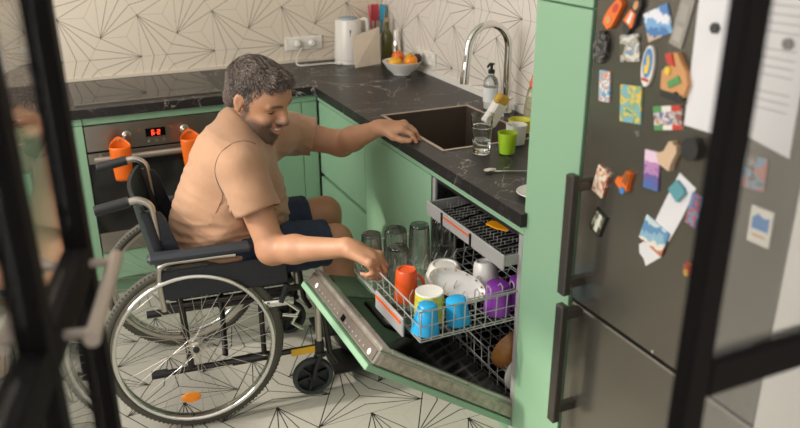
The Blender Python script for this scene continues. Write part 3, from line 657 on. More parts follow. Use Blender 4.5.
fruit(.517, .03, .970, .034, (240, 150, 30), 'bright orange at the front right of the bowl', 'orange')
fruit(.545, .10, .970, .027, (196, 190, 60), 'small green-yellow fruit behind the front orange', 'lime')
fruit(.562, .048, .978, .024, (70, 44, 46), 'dark purple-brown fruit at the right rim of the bowl', 'avocado', 1.0)

# ------------------------------------------------------------------ dishwasher
Y0, Y1 = -1.757, -1.19
dw = empty('dishwasher', (.3, -1.48, 0), 'built-in dishwasher with its green door open and racks of dishes pulled out', 'dishwasher')
tb = MB(); T = .012
tb.box((.03, Y0, .11), (.60, Y0+T, .822)); tb.box((.03, Y1-T, .11), (.60, Y1, .822)); tb.box((.588, Y0+T, .11), (.60, Y1-T, .822))
tb.box((.03, Y0+T, .81), (.588, Y1-T, .822)); tb.box((.09, Y0+T, .11), (.588, Y1-T, .122))
tb.build('tub', M['cavity'], dw)
box('tub_edge', (.022, Y0, .15), (.0295, Y0+.02, .824), M['grey_plastic'], dw); box('tub_edge', (.022, Y1-.02, .15), (.0295, Y1, .824), M['grey_plastic'], dw)
box('fascia', (.022, Y0, .828), (.04, Y1+.004, .858), M['green'], dw); box('plinth', (.12, Y0, 0), (.14, Y1, .085), M['green_dark'], dw)
MB().lathe([(0, 0), (.016, 0), (.014, .006), (0, .008)], 20, (.055, Y1-T-.0005, .765), Matrix.Rotation(PI/2, 3, 'X')).build('roller', M['black'], dw, 40)
# door, in its own frame: s along the door from the top edge down, n from outside to inside
da = Vector((.821, 0, -.572)).normalized(); dn = Vector((.572, 0, .821)).normalized(); DO = Vector((-.462, 0, .506))
DR = Matrix((da, Vector((0, 1, 0)), dn)).transposed()
def dbox(mb, s0, s1, y0, y1, n0, n1, bev=0): return mb.box((s0, y0, n0), (s1, y1, n1), DR, DO, bev=bev)
DL = .69
door = dbox(MB(), .002, DL, Y0+.006, Y1-.006, .021, .066, .004).build('door', M['door_steel'], dw)
dbox(MB(), -.012, DL-.02, Y0+.001, Y1-.001, 0, .019, .002).build('front_panel', M['green'], door)
fr_ = MB()   # raised rim around the inner face
dbox(fr_, .002, .042, Y0+.006, Y1-.006, .0665, .078, .004); dbox(fr_, .042, DL, Y0+.006, Y0+.026, .0665, .078, .003); dbox(fr_, .042, DL, Y1-.026, Y1-.006, .0665, .078, .003)
fr_.build('inner_rim', M['door_steel'], door)
dbox(MB(), .043, DL, Y0+.0265, Y1-.0265, .0665, .069).build('inner_face', M['doorinner'], door)
cp = dbox(MB(), -.0015, .0015, Y0+.012, Y1-.012, .028, .062).build('control_strip', M['strip'], door)
for i in range(14):
    y = -1.30-.028*i-(.012 if i > 6 else 0)
    bm_ = MB().lathe([(0, 0), (.0032, 0), (.0032, .0012), (0, .0014)], 12, DO-da*.002+dn*.040+Vector((0, y, 0)), rotmat(-da))
    bm_.build('button', M['grey_plastic'], door)
dbox(MB(), -.0035, -.0016, -1.520, -1.498, .034, .052).build('display', M['blackglass'], door)
for y in (-1.27, -1.715):
    MB().lathe([(0, 0), (.009, 0), (.009, .0015), (0, .002)], 18, DO-da*.002+dn*.042+Vector((0, y, 0)), rotmat(-da)).build('dial', M['offwhite'], door)
# detergent unit with its flap standing open
dbox(MB(), .15, .27, -1.50, -1.33, .0695, .075, .002).build('dispenser', M['black'], door)
dbox(MB(), .165, .205, -1.49, -1.45, .0755, .077, .0005).build('dispenser_label', M['grey_plastic'], door)
Rf = DR @ Matrix.Rotation(math.radians(-18), 3, 'Y')
MB().box((0, -.085, 0), (.10, .085, .006), Rf, DO+da*.05+dn*.075+Vector((0, -1.30, 0)), bev=.003).build('flap', mat('flap_reflected_green', (58, 74, 56), .25), door)  # the dark green is a reflection put into the flap's base colour
for s in (.05, .22, .40, .58):
    MB().lathe([(0, 0), (.003, 0), (.003, .001), (0, .0012)], 10, DO+da*s+Vector((0, Y0+.0055, 0))+dn*.045, Matrix.Rotation(PI/2, 3, 'X')).build('screw', M['chrome'], door)
dbox(MB(), .02, DL-.06, Y0+.003, Y0+.0055, .026, .060).build('side_plate', mat('speckled_steel', (172, 166, 150), .42, .4, var=.3, vscale=60), door)

# racks
def grid_rack(x0, x1, y0, y1, z0, z1, nx, ny, r=.0021, flare=.0):
    m = MB()
    rect = lambda z, f, rr: m.tube([(x0-f, y0-f, z), (x1, y0-f, z), (x1, y1+f, z), (x0-f, y1+f, z)], rr, 6, closed=True)
    rect(z1, flare, r*1.5); rect((z0+z1)/2, flare*.5, r*.9); rect(z0+.008, 0, r*1.1)
    for i in range(nx+1):
        x = x0+(x1-x0)*i/nx; m.tube([(x, y0-flare, z1), (x, y0, z0), (x, y1, z0), (x, y1+flare, z1)], r, 5)
    for i in range(ny+1):
        y = y0+(y1-y0)*i/ny; m.tube([(x0-flare, y, z1), (x0, y, z0), (x1, y, z0), (x1, y, z1)], r, 5)
    return m
RX0, RX1, RY0, RY1, RZ0, RZ1 = -.292, .20, -1.738, -1.235, .545, .645
ur = grid_rack(RX0, RX1, RY0, RY1, RZ0, RZ1, 14, 10, flare=.006).build('upper_rack', M['wire'], dw, 60)
for (ya, n0) in ((-1.345, 0), (-1.555, 1)):
    for i in range(13):
        x = RX0+.05+.038*i
        if x > RX1: break
        MB().tube([(x, ya, RZ0), (x+.004, ya, RZ0+.05), (x+.014, ya, RZ0+.068)], .0019, 5).build('prong', M['wire'], ur, 60)
MB().tube([(RX0+.03, -1.345, RZ0+.003), (RX1, -1.345, RZ0+.003)], .0022, 6).build('prong_bar', M['wire'], ur, 60)
# fold-down cup shelf on the near side and rack front handle
sh = MB()
for z, y in ((RZ1-.008, RY0+.02), (RZ1-.022, RY0+.02)): sh.tube([(RX0+.16, y, z), (RX1-.02, y, z)], .002, 6)
for i in range(9):
    x = RX0+.16+.04*i; sh.tube([(x, RY0+.02, RZ1-.024), (x, RY0+.022, RZ1+.006), (x, RY0+.034, RZ1+.012), (x, RY0+.045, RZ1), (x, RY0+.045, RZ0+.04)], .002, 5)
sh.build('cup_shelf', M['wire'], ur, 60)
hx = RX0-.024
MB().box((hx-.004, -1.675, RZ0-.012), (hx+.004, -1.475, RZ0+.050), bev=.003).build('handle_plate', M['grey_plastic'], ur)
box('handle_stripe', (hx-.0065, -1.665, RZ0+.030), (hx-.0042, -1.485, RZ0+.039), M['orange_trim'], ur)
# cutlery tray
TX0, TX1, TY0, TY1, TZ0, TZ1 = -.03, .40, -1.740, -1.245, .716, .765
tr = MB()
tr.box((TX0, TY0, TZ0), (TX0+.008, TY1, TZ1), bev=.003); tr.box((TX0+.008, TY1-.008, TZ0+.012), (TX1, TY1, TZ1-.004), bev=.002); tr.box((TX0+.008, TY0, TZ0+.012), (TX1, TY0+.008, TZ1-.004), bev=.002); tr.box((TX1-.008, TY0+.008, TZ0+.012), (TX1, TY1-.008, TZ1-.004), bev=.002)
tray = tr.build('cutlery_tray', M['grey_plastic'], dw)
box('tray_floor', (TX0+.009, TY0+.009, TZ0+.010), (TX1-.009, TY1-.009, TZ0+.014), M['black'], tray)
for i in range(22):
    y = TY0+.02+.0217*i; m = MB()
    m.tube([(TX0+.012, y, TZ0+.0165), (TX1-.012, y, TZ0+.0165)], .0018, 5)
    for k in range(9):
        x = TX0+.03+.042*k; m.tube([(x, y, TZ0+.016), (x, y, TZ0+.04)], .0016, 5)
    m.build('tray_comb', M['wire'], tray, 60)
box('tray_stripe', (TX0-.002, -1.54, TZ0+.030), (TX0-.0002, -1.37, TZ0+.036), M['orange_trim'], tray)
box('tray_grip', (TX0-.004, -1.365, TZ0+.002), (TX0-.0002, -1.357, TZ1-.004), M['black'], tray); box('tray_grip', (TX0-.004, -1.555, TZ0+.002), (TX0-.0002, -1.547, TZ1-.004), M['black'], tray)
# lower rack
LX0, LX1, LZ0, LZ1 = .045, .56, .215, .34
lr = grid_rack(LX0, LX1, -1.728, -1.225, LZ0, LZ1, 12, 10, flare=.005).build('lower_rack', M['wire'], dw, 60)
for ya in (-1.62, -1.50, -1.38):
    for i in range(12):
        x = LX0+.04+.04*i; MB().tube([(x, ya, LZ0), (x, ya, LZ0+.09)], .002, 5).build('prong', M['wire'], lr, 60)

# cutlery lying in the tray
rc2 = random.Random(3)
for i, (x, y, an, L, kind) in enumerate([(.10, -1.33, .2, .16, 0), (.16, -1.37, -.1, .17, 0), (.07, -1.42, .3, .16, 0), (.15, -1.47, 0, .17, 0), (.06, -1.50, .15, .15, 1), (.13, -1.62, -.1, .17, 1), (.08, -1.67, .1, .16, 0)]):
    d = Vector((math.cos(an), math.sin(an), 0)); c = Vector((x, y, TZ0+.046)); m = MB()
    m.tube([c-d*L/2, c+d*L*.2], [.004, .0028], 8)
    m.lathe([(0, -.002), (.009, -.001), (.0125, .002), (.009, .003), (0, .002)], 14, c+d*(L*.3), Matrix.Rotation(an, 3, 'Z') @ Matrix.Diagonal((1.9, 1, 1)).to_3x3())
    lab = ['steel spoon lying at the far end of the cutlery tray', 'steel spoon in the cutlery tray, second from its far end', 'steel spoon near the front of the cutlery tray before the yellow tool', 'steel spoon lying beside the yellow tool in the cutlery tray', 'black-handled spoon under the yellow tool in the cutlery tray', 'dark spoon near the green panel end of the cutlery tray', 'steel spoon at the nearest end of the cutlery tray'][i]
    thing(m.build('teaspoon', M['black'] if kind else M['cutlery'], None, 60), lab, 'spoon', 'cutlery in the dishwasher tray')
m = MB()
m.prism([(0, -.016), (.05, -.022), (.085, -.012), (.085, .012), (.05, .022), (0, .014)], .005, (.055, -1.515, TZ0+.052), (.35, -.93, .0), (.93, .35, .05))
e = m.build('peeler', M['ladle']); thing(e, 'yellow-orange plastic kitchen tool lying on top in the cutlery tray', 'utensil')
MB().tube([(.085, -1.595, TZ0+.055), (.11, -1.66, TZ0+.052)], [.006, .005], 8).build('handle', M['purple'], e, 60)

# glasses upside down along the far side of the upper rack
RZ = RZ0+.003
def rackglass(x, y, r, h, label, fl, tx=0):
    e = empty('drinking_glass', (x, y, RZ), label, 'glass', 'glasses upside down in the upper rack')
    th = .0018
    MB().lathe([(r, 0), (r*.98, h*.35), (r*.93, h*.7), (r*.88, h-.004), (r*.82, h), (0, h), (0, h-.008), (r*.8, h-.009), (r*.92-th, h*.7), (r*.98-th, h*.35), (r-th, 0), (r, 0)], 48, (x, y, RZ), Matrix.Rotation(tx, 3, 'Y'), fl).build('vessel', M['rackglass'], e, 30)
f1 = lambda u, z: -.075*abs(math.sin(u*9*PI))*(1 if z > .02 else 0)
f2 = lambda u, z: .05*math.sin(u*26*PI+z*120)*math.cos(z*150)
rackglass(-0.250, -1.285, .038, .150, 'ribbed clear glass nearest the hand, first of the back row in the upper rack', f1)
rackglass(-0.163, -1.285, .040, .152, 'dimpled clear glass, second from the hand in the back row of the rack', f2)
rackglass(-0.075, -1.285, .039, .152, 'ribbed clear glass, third from the hand in the back row of the rack', f1)
rackglass(0.017, -1.285, .045, .156, 'knobbly clear glass at the far right end of the back row, by the cutlery tray', f2)
rackglass(-0.200, -1.385, .039, .135, 'low clear glass standing in front of the back row, behind the orange mug', f1)
G = 'crockery upside down in the upper rack'
ribs = lambda u, z: .018*abs(math.sin(u*16*PI))
cup('mug', M['orange_mug'], -.22, -1.49, RZ, .033, .038, .105, 'orange ribbed mug upside down at the front of the upper rack', 'mug', G, inv=True, handle=(math.radians(25), .022), flute=ribs, foot=1)
ym = cup('mug', mat('yellow_pattern_glaze', (226, 204, 78), .3, var=.25, vscale=60), -.205, -1.62, RZ, .043, .047, .086, 'upside-down yellow patterned mug with a wide white bottom', 'mug', G, inv=True)
MB().lathe([(0, 0), (.036, 0), (.040, .0015), (.0425, .0005), (.0425, -.012), (0, -.012)], 32, (-.205, -1.62, RZ+.0865)).build('white_base', M['porcelain'], ym, 40)
cup('plastic_cup', M['blue'], -.245, -1.69, RZ, .027, .043, .088, 'bright blue plastic cup upside down at the front corner of the rack', 'cup', G, inv=True, tilt=(6, 'Y'))
bc = cup('plastic_cup', M['blue'], -.153, -1.688, RZ+.004, .030, .037, .078, 'second bright blue plastic cup behind the wires, right of the first blue cup', 'cup', G, inv=True, tilt=(-8, 'Y'))
cup('bowl', M['porcelain'], -.065, -1.45, RZ+.012, .050, .068, .062, 'large white bowl upside down in the middle of the upper rack', 'bowl', G, inv=True, foot=1)
cup('mug', M['porcelain'], .040, -1.525, RZ+.012, .036, .046, .084, 'small white cup upside down right of the large white bowl', 'cup', G, inv=True, tilt=(-10, 'X'), foot=1)
# shallow decorated dish leaning among the tines
Rp = Matrix.Rotation(math.radians(18), 3, _F) @ Matrix.Rotation(math.radians(-30), 3, 'Z') @ Matrix.Rotation(math.radians(52), 3, 'X')
e = empty('dish', (-.10, -1.555, RZ), 'white dish with small golden pattern leaning in front of the large white bowl', 'dish', G)
dm = mat('patterned_porcelain', (226, 224, 220), .2)
MB().lathe([(0, 0), (.05, 0), (.07, .008), (.088, .022), (.0865, .024), (.068, .011), (.05, .004), (0, .004)], 48, (-.075, -1.55, RZ+.044), Rp @ Matrix.Diagonal((1.05, .52, 1)).to_3x3()).build('dish_body', dm, e, 50)
for k in range(14):
    a = 2*PI*k/14; p_ = Rp @ Vector((.082*math.cos(a), .040*math.sin(a), .023))+Vector((-.075, -1.55, RZ+.044))
    MB().lathe([(0, -.0015), (.004, 0), (0, .0015)], 6, p_, Rp).build('gold_flower', C('gold_%d' % k, (190, 160, 110)), e)
cup('plastic_cup', M['purple'], .075, -1.675, RZ+.01, .030, .042, .085, 'purple plastic cup upside down by the green panel at the end of the rack', 'cup', G, inv=True)
cup('plastic_cup', M['purple'], -.002, -1.675, RZ, .034, .042, .095, 'purple cup behind the wires, left one of the two purple cups', 'cup', G, inv=True)
# lower rack dishes
Rw = Matrix.Rotation(math.radians(80), 3, 'Y')
e = MB().lathe([(0, 0), (.04, 0), (.07, .015), (.085, .045), (.082, .046), (.066, .020), (.038, .006), (0, .006)], 40, (.09, -1.69, .365), Matrix.Rotation(math.radians(-75), 3, 'X')).build('wooden_bowl', M['wood'], None, 50)
thing(e, 'round brown wooden bowl standing on edge in the lower rack by the green panel', 'bowl')
e = MB().lathe([(0, 0), (.05, 0), (.085, .010), (.084, .012), (.05, .004), (0, .004)], 40, (.10, -1.722, .33), Matrix.Rotation(math.radians(-80), 3, 'X')).build('plate', M['porcelain'], None, 50)
thing(e, 'pale plate standing on edge in front of the wooden bowl in the lower rack', 'plate')

# ------------------------------------------------------------------ glazed partition: open leaf on the left, fixed frame on the right
# leaf frame: origin at the hinge, X along the leaf (hinge -> free edge)
HG = Vector((-1.293, -2.82, 0)); ldir = Vector((.2198, .9755, 0)).normalized()
ang = math.atan2(ldir.y, ldir.x)
leaf = bpy.data.objects.new('door_1', None); col.objects.link(leaf); leaf.location = HG; leaf.rotation_euler = (0, 0, ang); leaf['kind'] = 'structure'
LW = .70; th = .022
def bar(m, x0, x1, z0, z1, t=th): m.box((x0, -t, z0), (x1, t, z1), bev=.003)
fm = MB(); SW = .045
for x in (0, LW*.5-SW/2, LW-SW): bar(fm, x, x+SW, .01, 2.25)
for z in (.01, 2.205):
    for a in (SW, LW*.5+SW/2): bar(fm, a, a+LW*.5-SW*1.5, z, z+SW)
zr = 1.13
for a in (SW, LW*.5+SW/2): bar(fm, a, a+LW*.5-SW*1.5, zr, zr+.055)
fm.build('door_frame', M['blackmetal'], leaf)
for i, (a, b) in enumerate(((SW, LW*.5-SW/2), (LW*.5+SW/2, LW-SW))):
    for z0, z1 in ((.056, zr-.001), (zr+.056, 2.204)):
        MB().box((a+.001, -.003, z0), (b-.001, .003, z1)).build('glass_pane', M['pane'], leaf)
for sgn in (-1, 1):
    h = MB(); x0, x1 = LW-.31, LW-.03; zc = zr+.028; o_ = sgn*(th+.040)
    h.tube([(x0, o_, zc), (x1, o_, zc)], .0115, 14)
    for x in (x0+.022, x1-.022): h.tube([(x, sgn*(th+.0005), zc), (x, o_, zc)], .008, 10)
    h.build('door_handle', M['satin'], leaf, 50)
# fixed part right of the doorway
MX = -.436
fxp = MB()
def fb(x0, x1, z0, z1): fxp.box((x0, PY-.015, z0), (x1, PY+.015, z1), bev=.003)
fb(MX, MX+.04, .0, 2.3)
zb_ = 1.083
fb(MX+.04, -.02, zb_, zb_+.055); fb(MX+.04, -.02, .0, .05); fb(MX+.04, -.02, 2.25, 2.3); fb(-.02, .03, 0, 2.3)
part = struct(fxp.build('window_2', M['blackmetal']))
box('glass_pane', (MX+.041, PY-.003, .051), (-.021, PY+.003, zb_-.001), M['pane'], part); box('glass_pane', (MX+.041, PY-.003, zb_+.056), (-.021, PY+.003, 2.249), M['pane'], part)
struct(box('trim_3', (-2.35, PY-.03, 2.302), (.03, PY+.03, 2.35), M['blackmetal']))
struct(box('wall_hall', (.035, -4.4, 0), (.10, -2.86, H), M['wallplain']))
# ------------------------------------------------------------------ organic surfaces: distance fields turned into one mesh
A = lambda *p: np.array(p, dtype=np.float32)
class Field:
    def __init__(s, lo, hi, h):
        s.lo = np.array(lo, np.float32); s.h = h; s.n = np.ceil((np.array(hi)-np.array(lo))/h).astype(int)+1
        s.f = np.full(s.n, .5, np.float32)
    def win(s, lo, hi, pad):
        a = np.clip(np.floor((np.array(lo)-pad-s.lo)/s.h).astype(int), 0, s.n); b = np.clip(np.ceil((np.array(hi)+pad-s.lo)/s.h).astype(int)+1, 0, s.n)
        if (b-a).min() <= 0: return None, None
        ax = [s.lo[i]+s.h*np.arange(a[i], b[i], dtype=np.float32) for i in range(3)]
        return tuple(slice(a[i], b[i]) for i in range(3)), np.stack(np.meshgrid(*ax, indexing='ij'), -1)
    def comb(s, sl, d, k, op):
        f = s.f[sl]; d = d.astype(np.float32)
        if op == 'add':
            if k <= 0: s.f[sl] = np.minimum(f, d)
            else:
                h = np.clip(.5+.5*(f-d)/k, 0, 1); s.f[sl] = f*(1-h)+d*h-k*h*(1-h)
        elif op == 'sub':
            k = max(k, 1e-5); h = np.clip(.5-.5*(f+d)/k, 0, 1); s.f[sl] = f*(1-h)+(-d)*h+k*h*(1-h)
    def cap(s, a, b, ra, rb=None, k=.02, op='add'):
        rb = ra if rb is None else rb; a = np.array(a, np.float32); b = np.array(b, np.float32); r = max(ra, rb)
        sl, P = s.win(np.minimum(a, b)-r, np.maximum(a, b)+r, k+3*s.h)
        if sl is None: return s
        ab = b-a; t = np.clip(((P-a)@ab)/max(ab@ab, 1e-9), 0, 1)
        d = np.linalg.norm(P-a-t[..., None]*ab, axis=-1)-(ra+(rb-ra)*t); s.comb(sl, d, k, op); return s
    def ell(s, c, r, R=None, k=.02, op='add'):
        c = np.array(c, np.float32); r = np.array(r, np.float32); m = r.max()
        sl, P = s.win(c-m, c+m, k+3*s.h)
        if sl is None: return s
        Q = P-c
        if R is not None: Q = Q @ np.array(R, np.float32)
        k0 = np.linalg.norm(Q/r, axis=-1); k1 = np.linalg.norm(Q/(r*r), axis=-1)+1e-6
        s.comb(sl, k0*(k0-1)/k1, k, op); return s
    def plane(s, p, n, lo, hi, k=.004, op='sub'):
        # removes the half space on the side of n inside the box lo..hi
        sl, P = s.win(lo, hi, 0)
        if sl is None: return s
        n = np.array(n, np.float32); n /= np.linalg.norm(n); d = -((P-np.array(p, np.float32))@n); s.comb(sl, d, k, op); return s
    def mesh(s, smooth=2):
        f = s.f; sg = f < 0; n = f.shape
        c = np.zeros((n[0]-1, n[1]-1, n[2]-1), np.int8)
        for i in (0, 1):
            for j in (0, 1):
                for k in (0, 1): c += sg[i:n[0]-1+i, j:n[1]-1+j, k:n[2]-1+k]
        act = np.argwhere((c > 0) & (c < 8)); idx = np.full(c.shape, -1, np.int32); idx[tuple(act.T)] = np.arange(len(act))
        cor = [(i, j, k) for i in (0, 1) for j in (0, 1) for k in (0, 1)]
        V = [f[act[:, 0]+i, act[:, 1]+j, act[:, 2]+k] for i, j, k in cor]
        acc = np.zeros((len(act), 3)); cnt = np.zeros(len(act))
        for a in range(8):
            for b in range(a+1, 8):
                if sum(abs(cor[a][q]-cor[b][q]) for q in range(3)) != 1: continue
                m = (V[a] < 0) != (V[b] < 0); t = np.where(m, V[a]/np.where(m, V[a]-V[b], 1), 0)
                p = np.array(cor[a])+t[:, None]*(np.array(cor[b])-np.array(cor[a])); acc += p*m[:, None]; cnt += m
        P = (act+acc/cnt[:, None])*s.h+s.lo
        F = []
        for ax in range(3):
            o1, o2 = (ax+1) % 3, (ax+2) % 3
            a = [slice(None)]*3; b = [slice(None)]*3; a[ax] = slice(0, n[ax]-1); b[ax] = slice(1, n[ax])
            e = np.argwhere(sg[tuple(a)] != sg[tuple(b)]); e = e[(e[:, o1] > 0) & (e[:, o2] > 0) & (e[:, o1] < n[o1]-1) & (e[:, o2] < n[o2]-1)]
            fl = sg[tuple(e.T)]
            def g(d1, d2):
                q = e.copy(); q[:, o1] -= d1; q[:, o2] -= d2; return idx[tuple(q.T)]
            q = np.stack([g(1, 1), g(0, 1), g(0, 0), g(1, 0)], 1); q[~fl] = q[~fl][:, ::-1]; F.append(q)
        F = np.concatenate(F)
        for _ in range(smooth):
            acc = np.zeros_like(P); cnt = np.zeros(len(P))
            for i in range(4):
                for j in ((i+1) % 4, (i-1) % 4): np.add.at(acc, F[:, i], P[F[:, j]]); np.add.at(cnt, F[:, i], 1)
            P = P*.5+acc/cnt[:, None]*.5
        return P, F
def np_mesh(name, P, F, m, parent, attrs=None):
    me = bpy.data.meshes.new(name); off = np.array(parent['_w']) if parent is not None and parent.get('_w') is not None else np.zeros(3)
    P = P-off
    me.vertices.add(len(P)); me.vertices.foreach_set('co', P.astype(np.float32).ravel())
    me.loops.add(F.size); me.loops.foreach_set('vertex_index', F.astype(np.int32).ravel())
    me.polygons.add(len(F)); me.polygons.foreach_set('loop_start', np.arange(0, F.size, F.shape[1], dtype=np.int32))
    me.update(calc_edges=True); me.validate(); me.shade_smooth(); me.materials.append(m)
    for k, v in (attrs or {}).items():
        at = me.attributes.new(k, 'FLOAT', 'POINT'); at.data.foreach_set('value', v.astype(np.float32))
    o = bpy.data.objects.new(name, me); col.objects.link(o)
    if parent is not None:
        o.parent = parent
        if parent.get('_w') is not None: o['_w'] = parent['_w']
    return o
def normals(P, F):
    n = np.cross(P[F[:, 2]]-P[F[:, 0]], P[F[:, 3]]-P[F[:, 1]]); N = np.zeros_like(P)
    for i in range(4): np.add.at(N, F[:, i], n)
    return N/(np.linalg.norm(N, axis=1, keepdims=True)+1e-12)
def fnoise(P, sc, seed=0.0):
    return np.array([mnoise.noise((p[0]*sc[0]+seed, p[1]*sc[1]-seed, p[2]*sc[2]+seed*.7)) for p in P])

# materials of the person
def skin_mat():
    m, t, p = base('skin'); co = t.coord('Object'); nz = t.noise(co, 14, 4); n2 = t.noise(co, 420, 2)
    c = t.mix(nz, lin((168, 119, 89)), lin((195, 147, 114)))
    at = t.n('ShaderNodeAttribute'); at.attribute_name = 'lips'; c = t.mix(at.outputs['Fac'], c, lin((188, 124, 104)))
    at = t.n('ShaderNodeAttribute'); at.attribute_name = 'beard'
    bf = t.m('MULTIPLY', at.outputs['Fac'], t.m('ADD', .5, t.m('MULTIPLY', n2, .9)))
    c = t.mix(bf, c, lin((92, 72, 62))); t.link(c, p.inputs['Base Color'])
    p.inputs['Roughness'].default_value = .52; p.inputs['Subsurface Weight'].default_value = .12; p.inputs['Subsurface Radius'].default_value = (1, .35, .2); p.inputs['Subsurface Scale'].default_value = .01
    t.link(t.bump(t.noise(co, 160, 3), .12, .002), p.inputs['Normal']); return m
def hair_mat():
    m, t, p = base('greying_hair'); co = t.coord('Object'); n1 = t.noise(co, 130, 3, .6); n2 = t.noise(co, 16, 2)
    f = t.m('ADD', t.m('MULTIPLY', n1, .9), t.m('MULTIPLY', n2, .35))
    r = t.n('ShaderNodeValToRGB'); t.link(f, r.inputs[0]); r.color_ramp.elements[0].position = .46; r.color_ramp.elements[0].color = lin((40, 31, 28)); r.color_ramp.elements[1].position = .88; r.color_ramp.elements[1].color = lin((160, 144, 132))
    t.link(r.outputs[0], p.inputs['Base Color']); p.inputs['Roughness'].default_value = .5; return m
def shirt_mat():
    m, t, p = base('tan_cotton'); co = t.coord('Object')
    t.link(t.mix(t.noise(co, 9, 4), lin((156, 118, 90)), lin((178, 138, 107))), p.inputs['Base Color']); p.inputs['Roughness'].default_value = .85
    p.inputs['Sheen Weight'].default_value = .2
    h = t.m('ADD', t.noise(co, 500, 2), t.m('MULTIPLY', t.noise(co, 22, 3, .5, .8), 3))
    t.link(t.bump(h, .25, .004), p.inputs['Normal']); return m
SK = skin_mat(); HM = hair_mat(); SM = shirt_mat()

man = empty('person', (-.62, -.87, .47), 'smiling person in tan t-shirt and navy shorts, seated and reaching to the dishwasher rack', 'person')
Hc = np.array((-.494, -.895, 1.093)); 
HR = Matrix.Rotation(math.radians(-54), 3, 'Z') @ Matrix.Rotation(math.radians(24), 3, 'Y') @ Matrix.Rotation(math.radians(4), 3, 'X')
HRn = np.array(HR); S = 1.12
def hp(x, y, z): return Hc+HRn @ (np.array((x, y, z))*S)
def hr(*r): return tuple(v*S for v in r)
shR, shL = A(-.60, -1.015, .895), A(-.325, -.655, .885)
elR, elL = A(-.545, -1.135, .635), A(-.135, -.715, .835)
wrR, wrL = A(-.360, -1.365, .700), A(-.052, -.905, .935)
def torso(F, o=0.0, k=.06):
    F.ell((-.655, -.865, .59), (.165+o, .185+o, .11+o), k=k)
    F.ell((-.61, -.86, .70), (.19+o, .165+o, .17+o), k=k)
    F.ell((-.60, -.855, .83), (.142+o, .155+o, .155+o), k=k)
    F.cap((-.60, -.955, .912), (-.44, -.735, .905), .068+o, .068+o, k=k*.8)
    F.cap((-.61, -.87, .94), (-.58, -.872, 1.005), .070+o, .052+o, k=k*.8)
    F.cap(shR, A(-.60, -.95, .91), .070+o, .08+o, k=k*.7); F.cap(shL, A(-.42, -.74, .91), .068+o, .08+o, k=k*.7)
B = Field((-.90, -1.56, .05), (.13, -.52, 1.27), .0042)
torso(B, -.004)
B.cap((-.565, -.87, .98), hp(-.035, 0, -.055), .062, .060, k=.03)
# arms
for sh, el, wr in ((shR, elR, wrR), (shL, elL, wrL)):
    B.cap(sh, el, .058, .047, k=.03)
    m_ = el+(wr-el)*.3; B.cap(el, m_, .047, .046, k=.02); B.cap(m_, wr, .046, .029, k=.02)
    B.cap(el-(wr-el)*.04, el, .036, .04, k=.03)
# hands
def hand(F, wr, d, up, right_hand, curl, spread=.0, thumb=None, scale=1.0):
    d = np.array(d, float); d /= np.linalg.norm(d); up = np.array(up, float); up -= d*(up@d); up /= np.linalg.norm(up)
    lat = np.cross(up, d) if right_hand else np.cross(d, up)      # towards the thumb
    s = scale; k0 = wr+d*.085*s
    off = (.033, .011, -.012, -.032); ln = (.072, .080, .074, .058); rr = (.0092, .0095, .0092, .0082)
    F.cap(wr-d*.01, wr+d*.02, .028, .028, k=.015)
    for i in range(4):
        kn = k0+lat*off[i]*s-d*(abs(off[i]-.01)*.25)*s; F.cap(wr+lat*off[i]*.5*s+d*.012, kn, .016*s, .0125*s, k=.012)
        F.ell(kn+up*.003, (.012*s,)*3, k=.006)
        a = 0; p = kn; c = curl[i]
        for j, fr_ in enumerate((.44, .31, .25)):
            a += math.radians(c[j]); dd = d*math.cos(a)-up*math.sin(a)+lat*spread*(1.5-i)*.1
            q = p+dd*ln[i]*fr_*s*1.05; F.cap(p, q, rr[i]*s*(1-.08*j), rr[i]*s*(.93-.08*j), k=.003 if j else .008); p = q
    F.cap(wr+d*.025*s, k0-d*.02*s, .024*s, .02*s, k=.012)
    tb0 = wr+d*.02*s+lat*.022*s; t1, t2, t3 = thumb
    P = [tb0]; 
    for (a1, a2, a3), L in ((t1, .042), (t2, .032), (t3, .027)):
        v = d*a1+lat*a2-up*a3; v = v/np.linalg.norm(v); P.append(P[-1]+v*L*s)
    F.cap(P[0], P[1], .017*s, .0125*s, k=.015); F.cap(P[1], P[2], .0115*s, .0105*s, k=.005); F.cap(P[2], P[3], .0105*s, .0088*s, k=.004)
hand(B, wrR, (.66, -.62, -.30), (.35, -.25, .9), True, [(34, 66, 40), (40, 72, 42), (46, 76, 42), (52, 78, 42)], thumb=((.8, .45, .35), (.9, .1, .5), (.8, -.1, .7)), scale=1.16)
hand(B, wrL, (.82, -.57, .10), (.0, -.05, 1), False, [(26, 34, 22), (28, 36, 22), (30, 38, 22), (32, 40, 22)], spread=1.0, thumb=((.75, .6, .45), (.9, .25, .30), (1, .0, .15)), scale=1.12)
# legs
hipR, hipL = A(-.60, -.965, .565), A(-.60, -.765, .565); knR, knL = A(-.262, -.965, .545), A(-.232, -.765, .580)
anR, anL = A(-.205, -.945, .145), A(-.175, -.785, .145)
for hp_, kn, an in ((hipR, knR, anR), (hipL, knL, anL)):
    B.cap(hp_, kn, .088, .062, k=.03); md = kn+(an-kn)*.35; B.cap(kn, md, .056, .056, k=.03); B.cap(md, an, .054, .034, k=.03); B.cap(an, an+A(.13, -.01, -.045), .036, .028, k=.03)
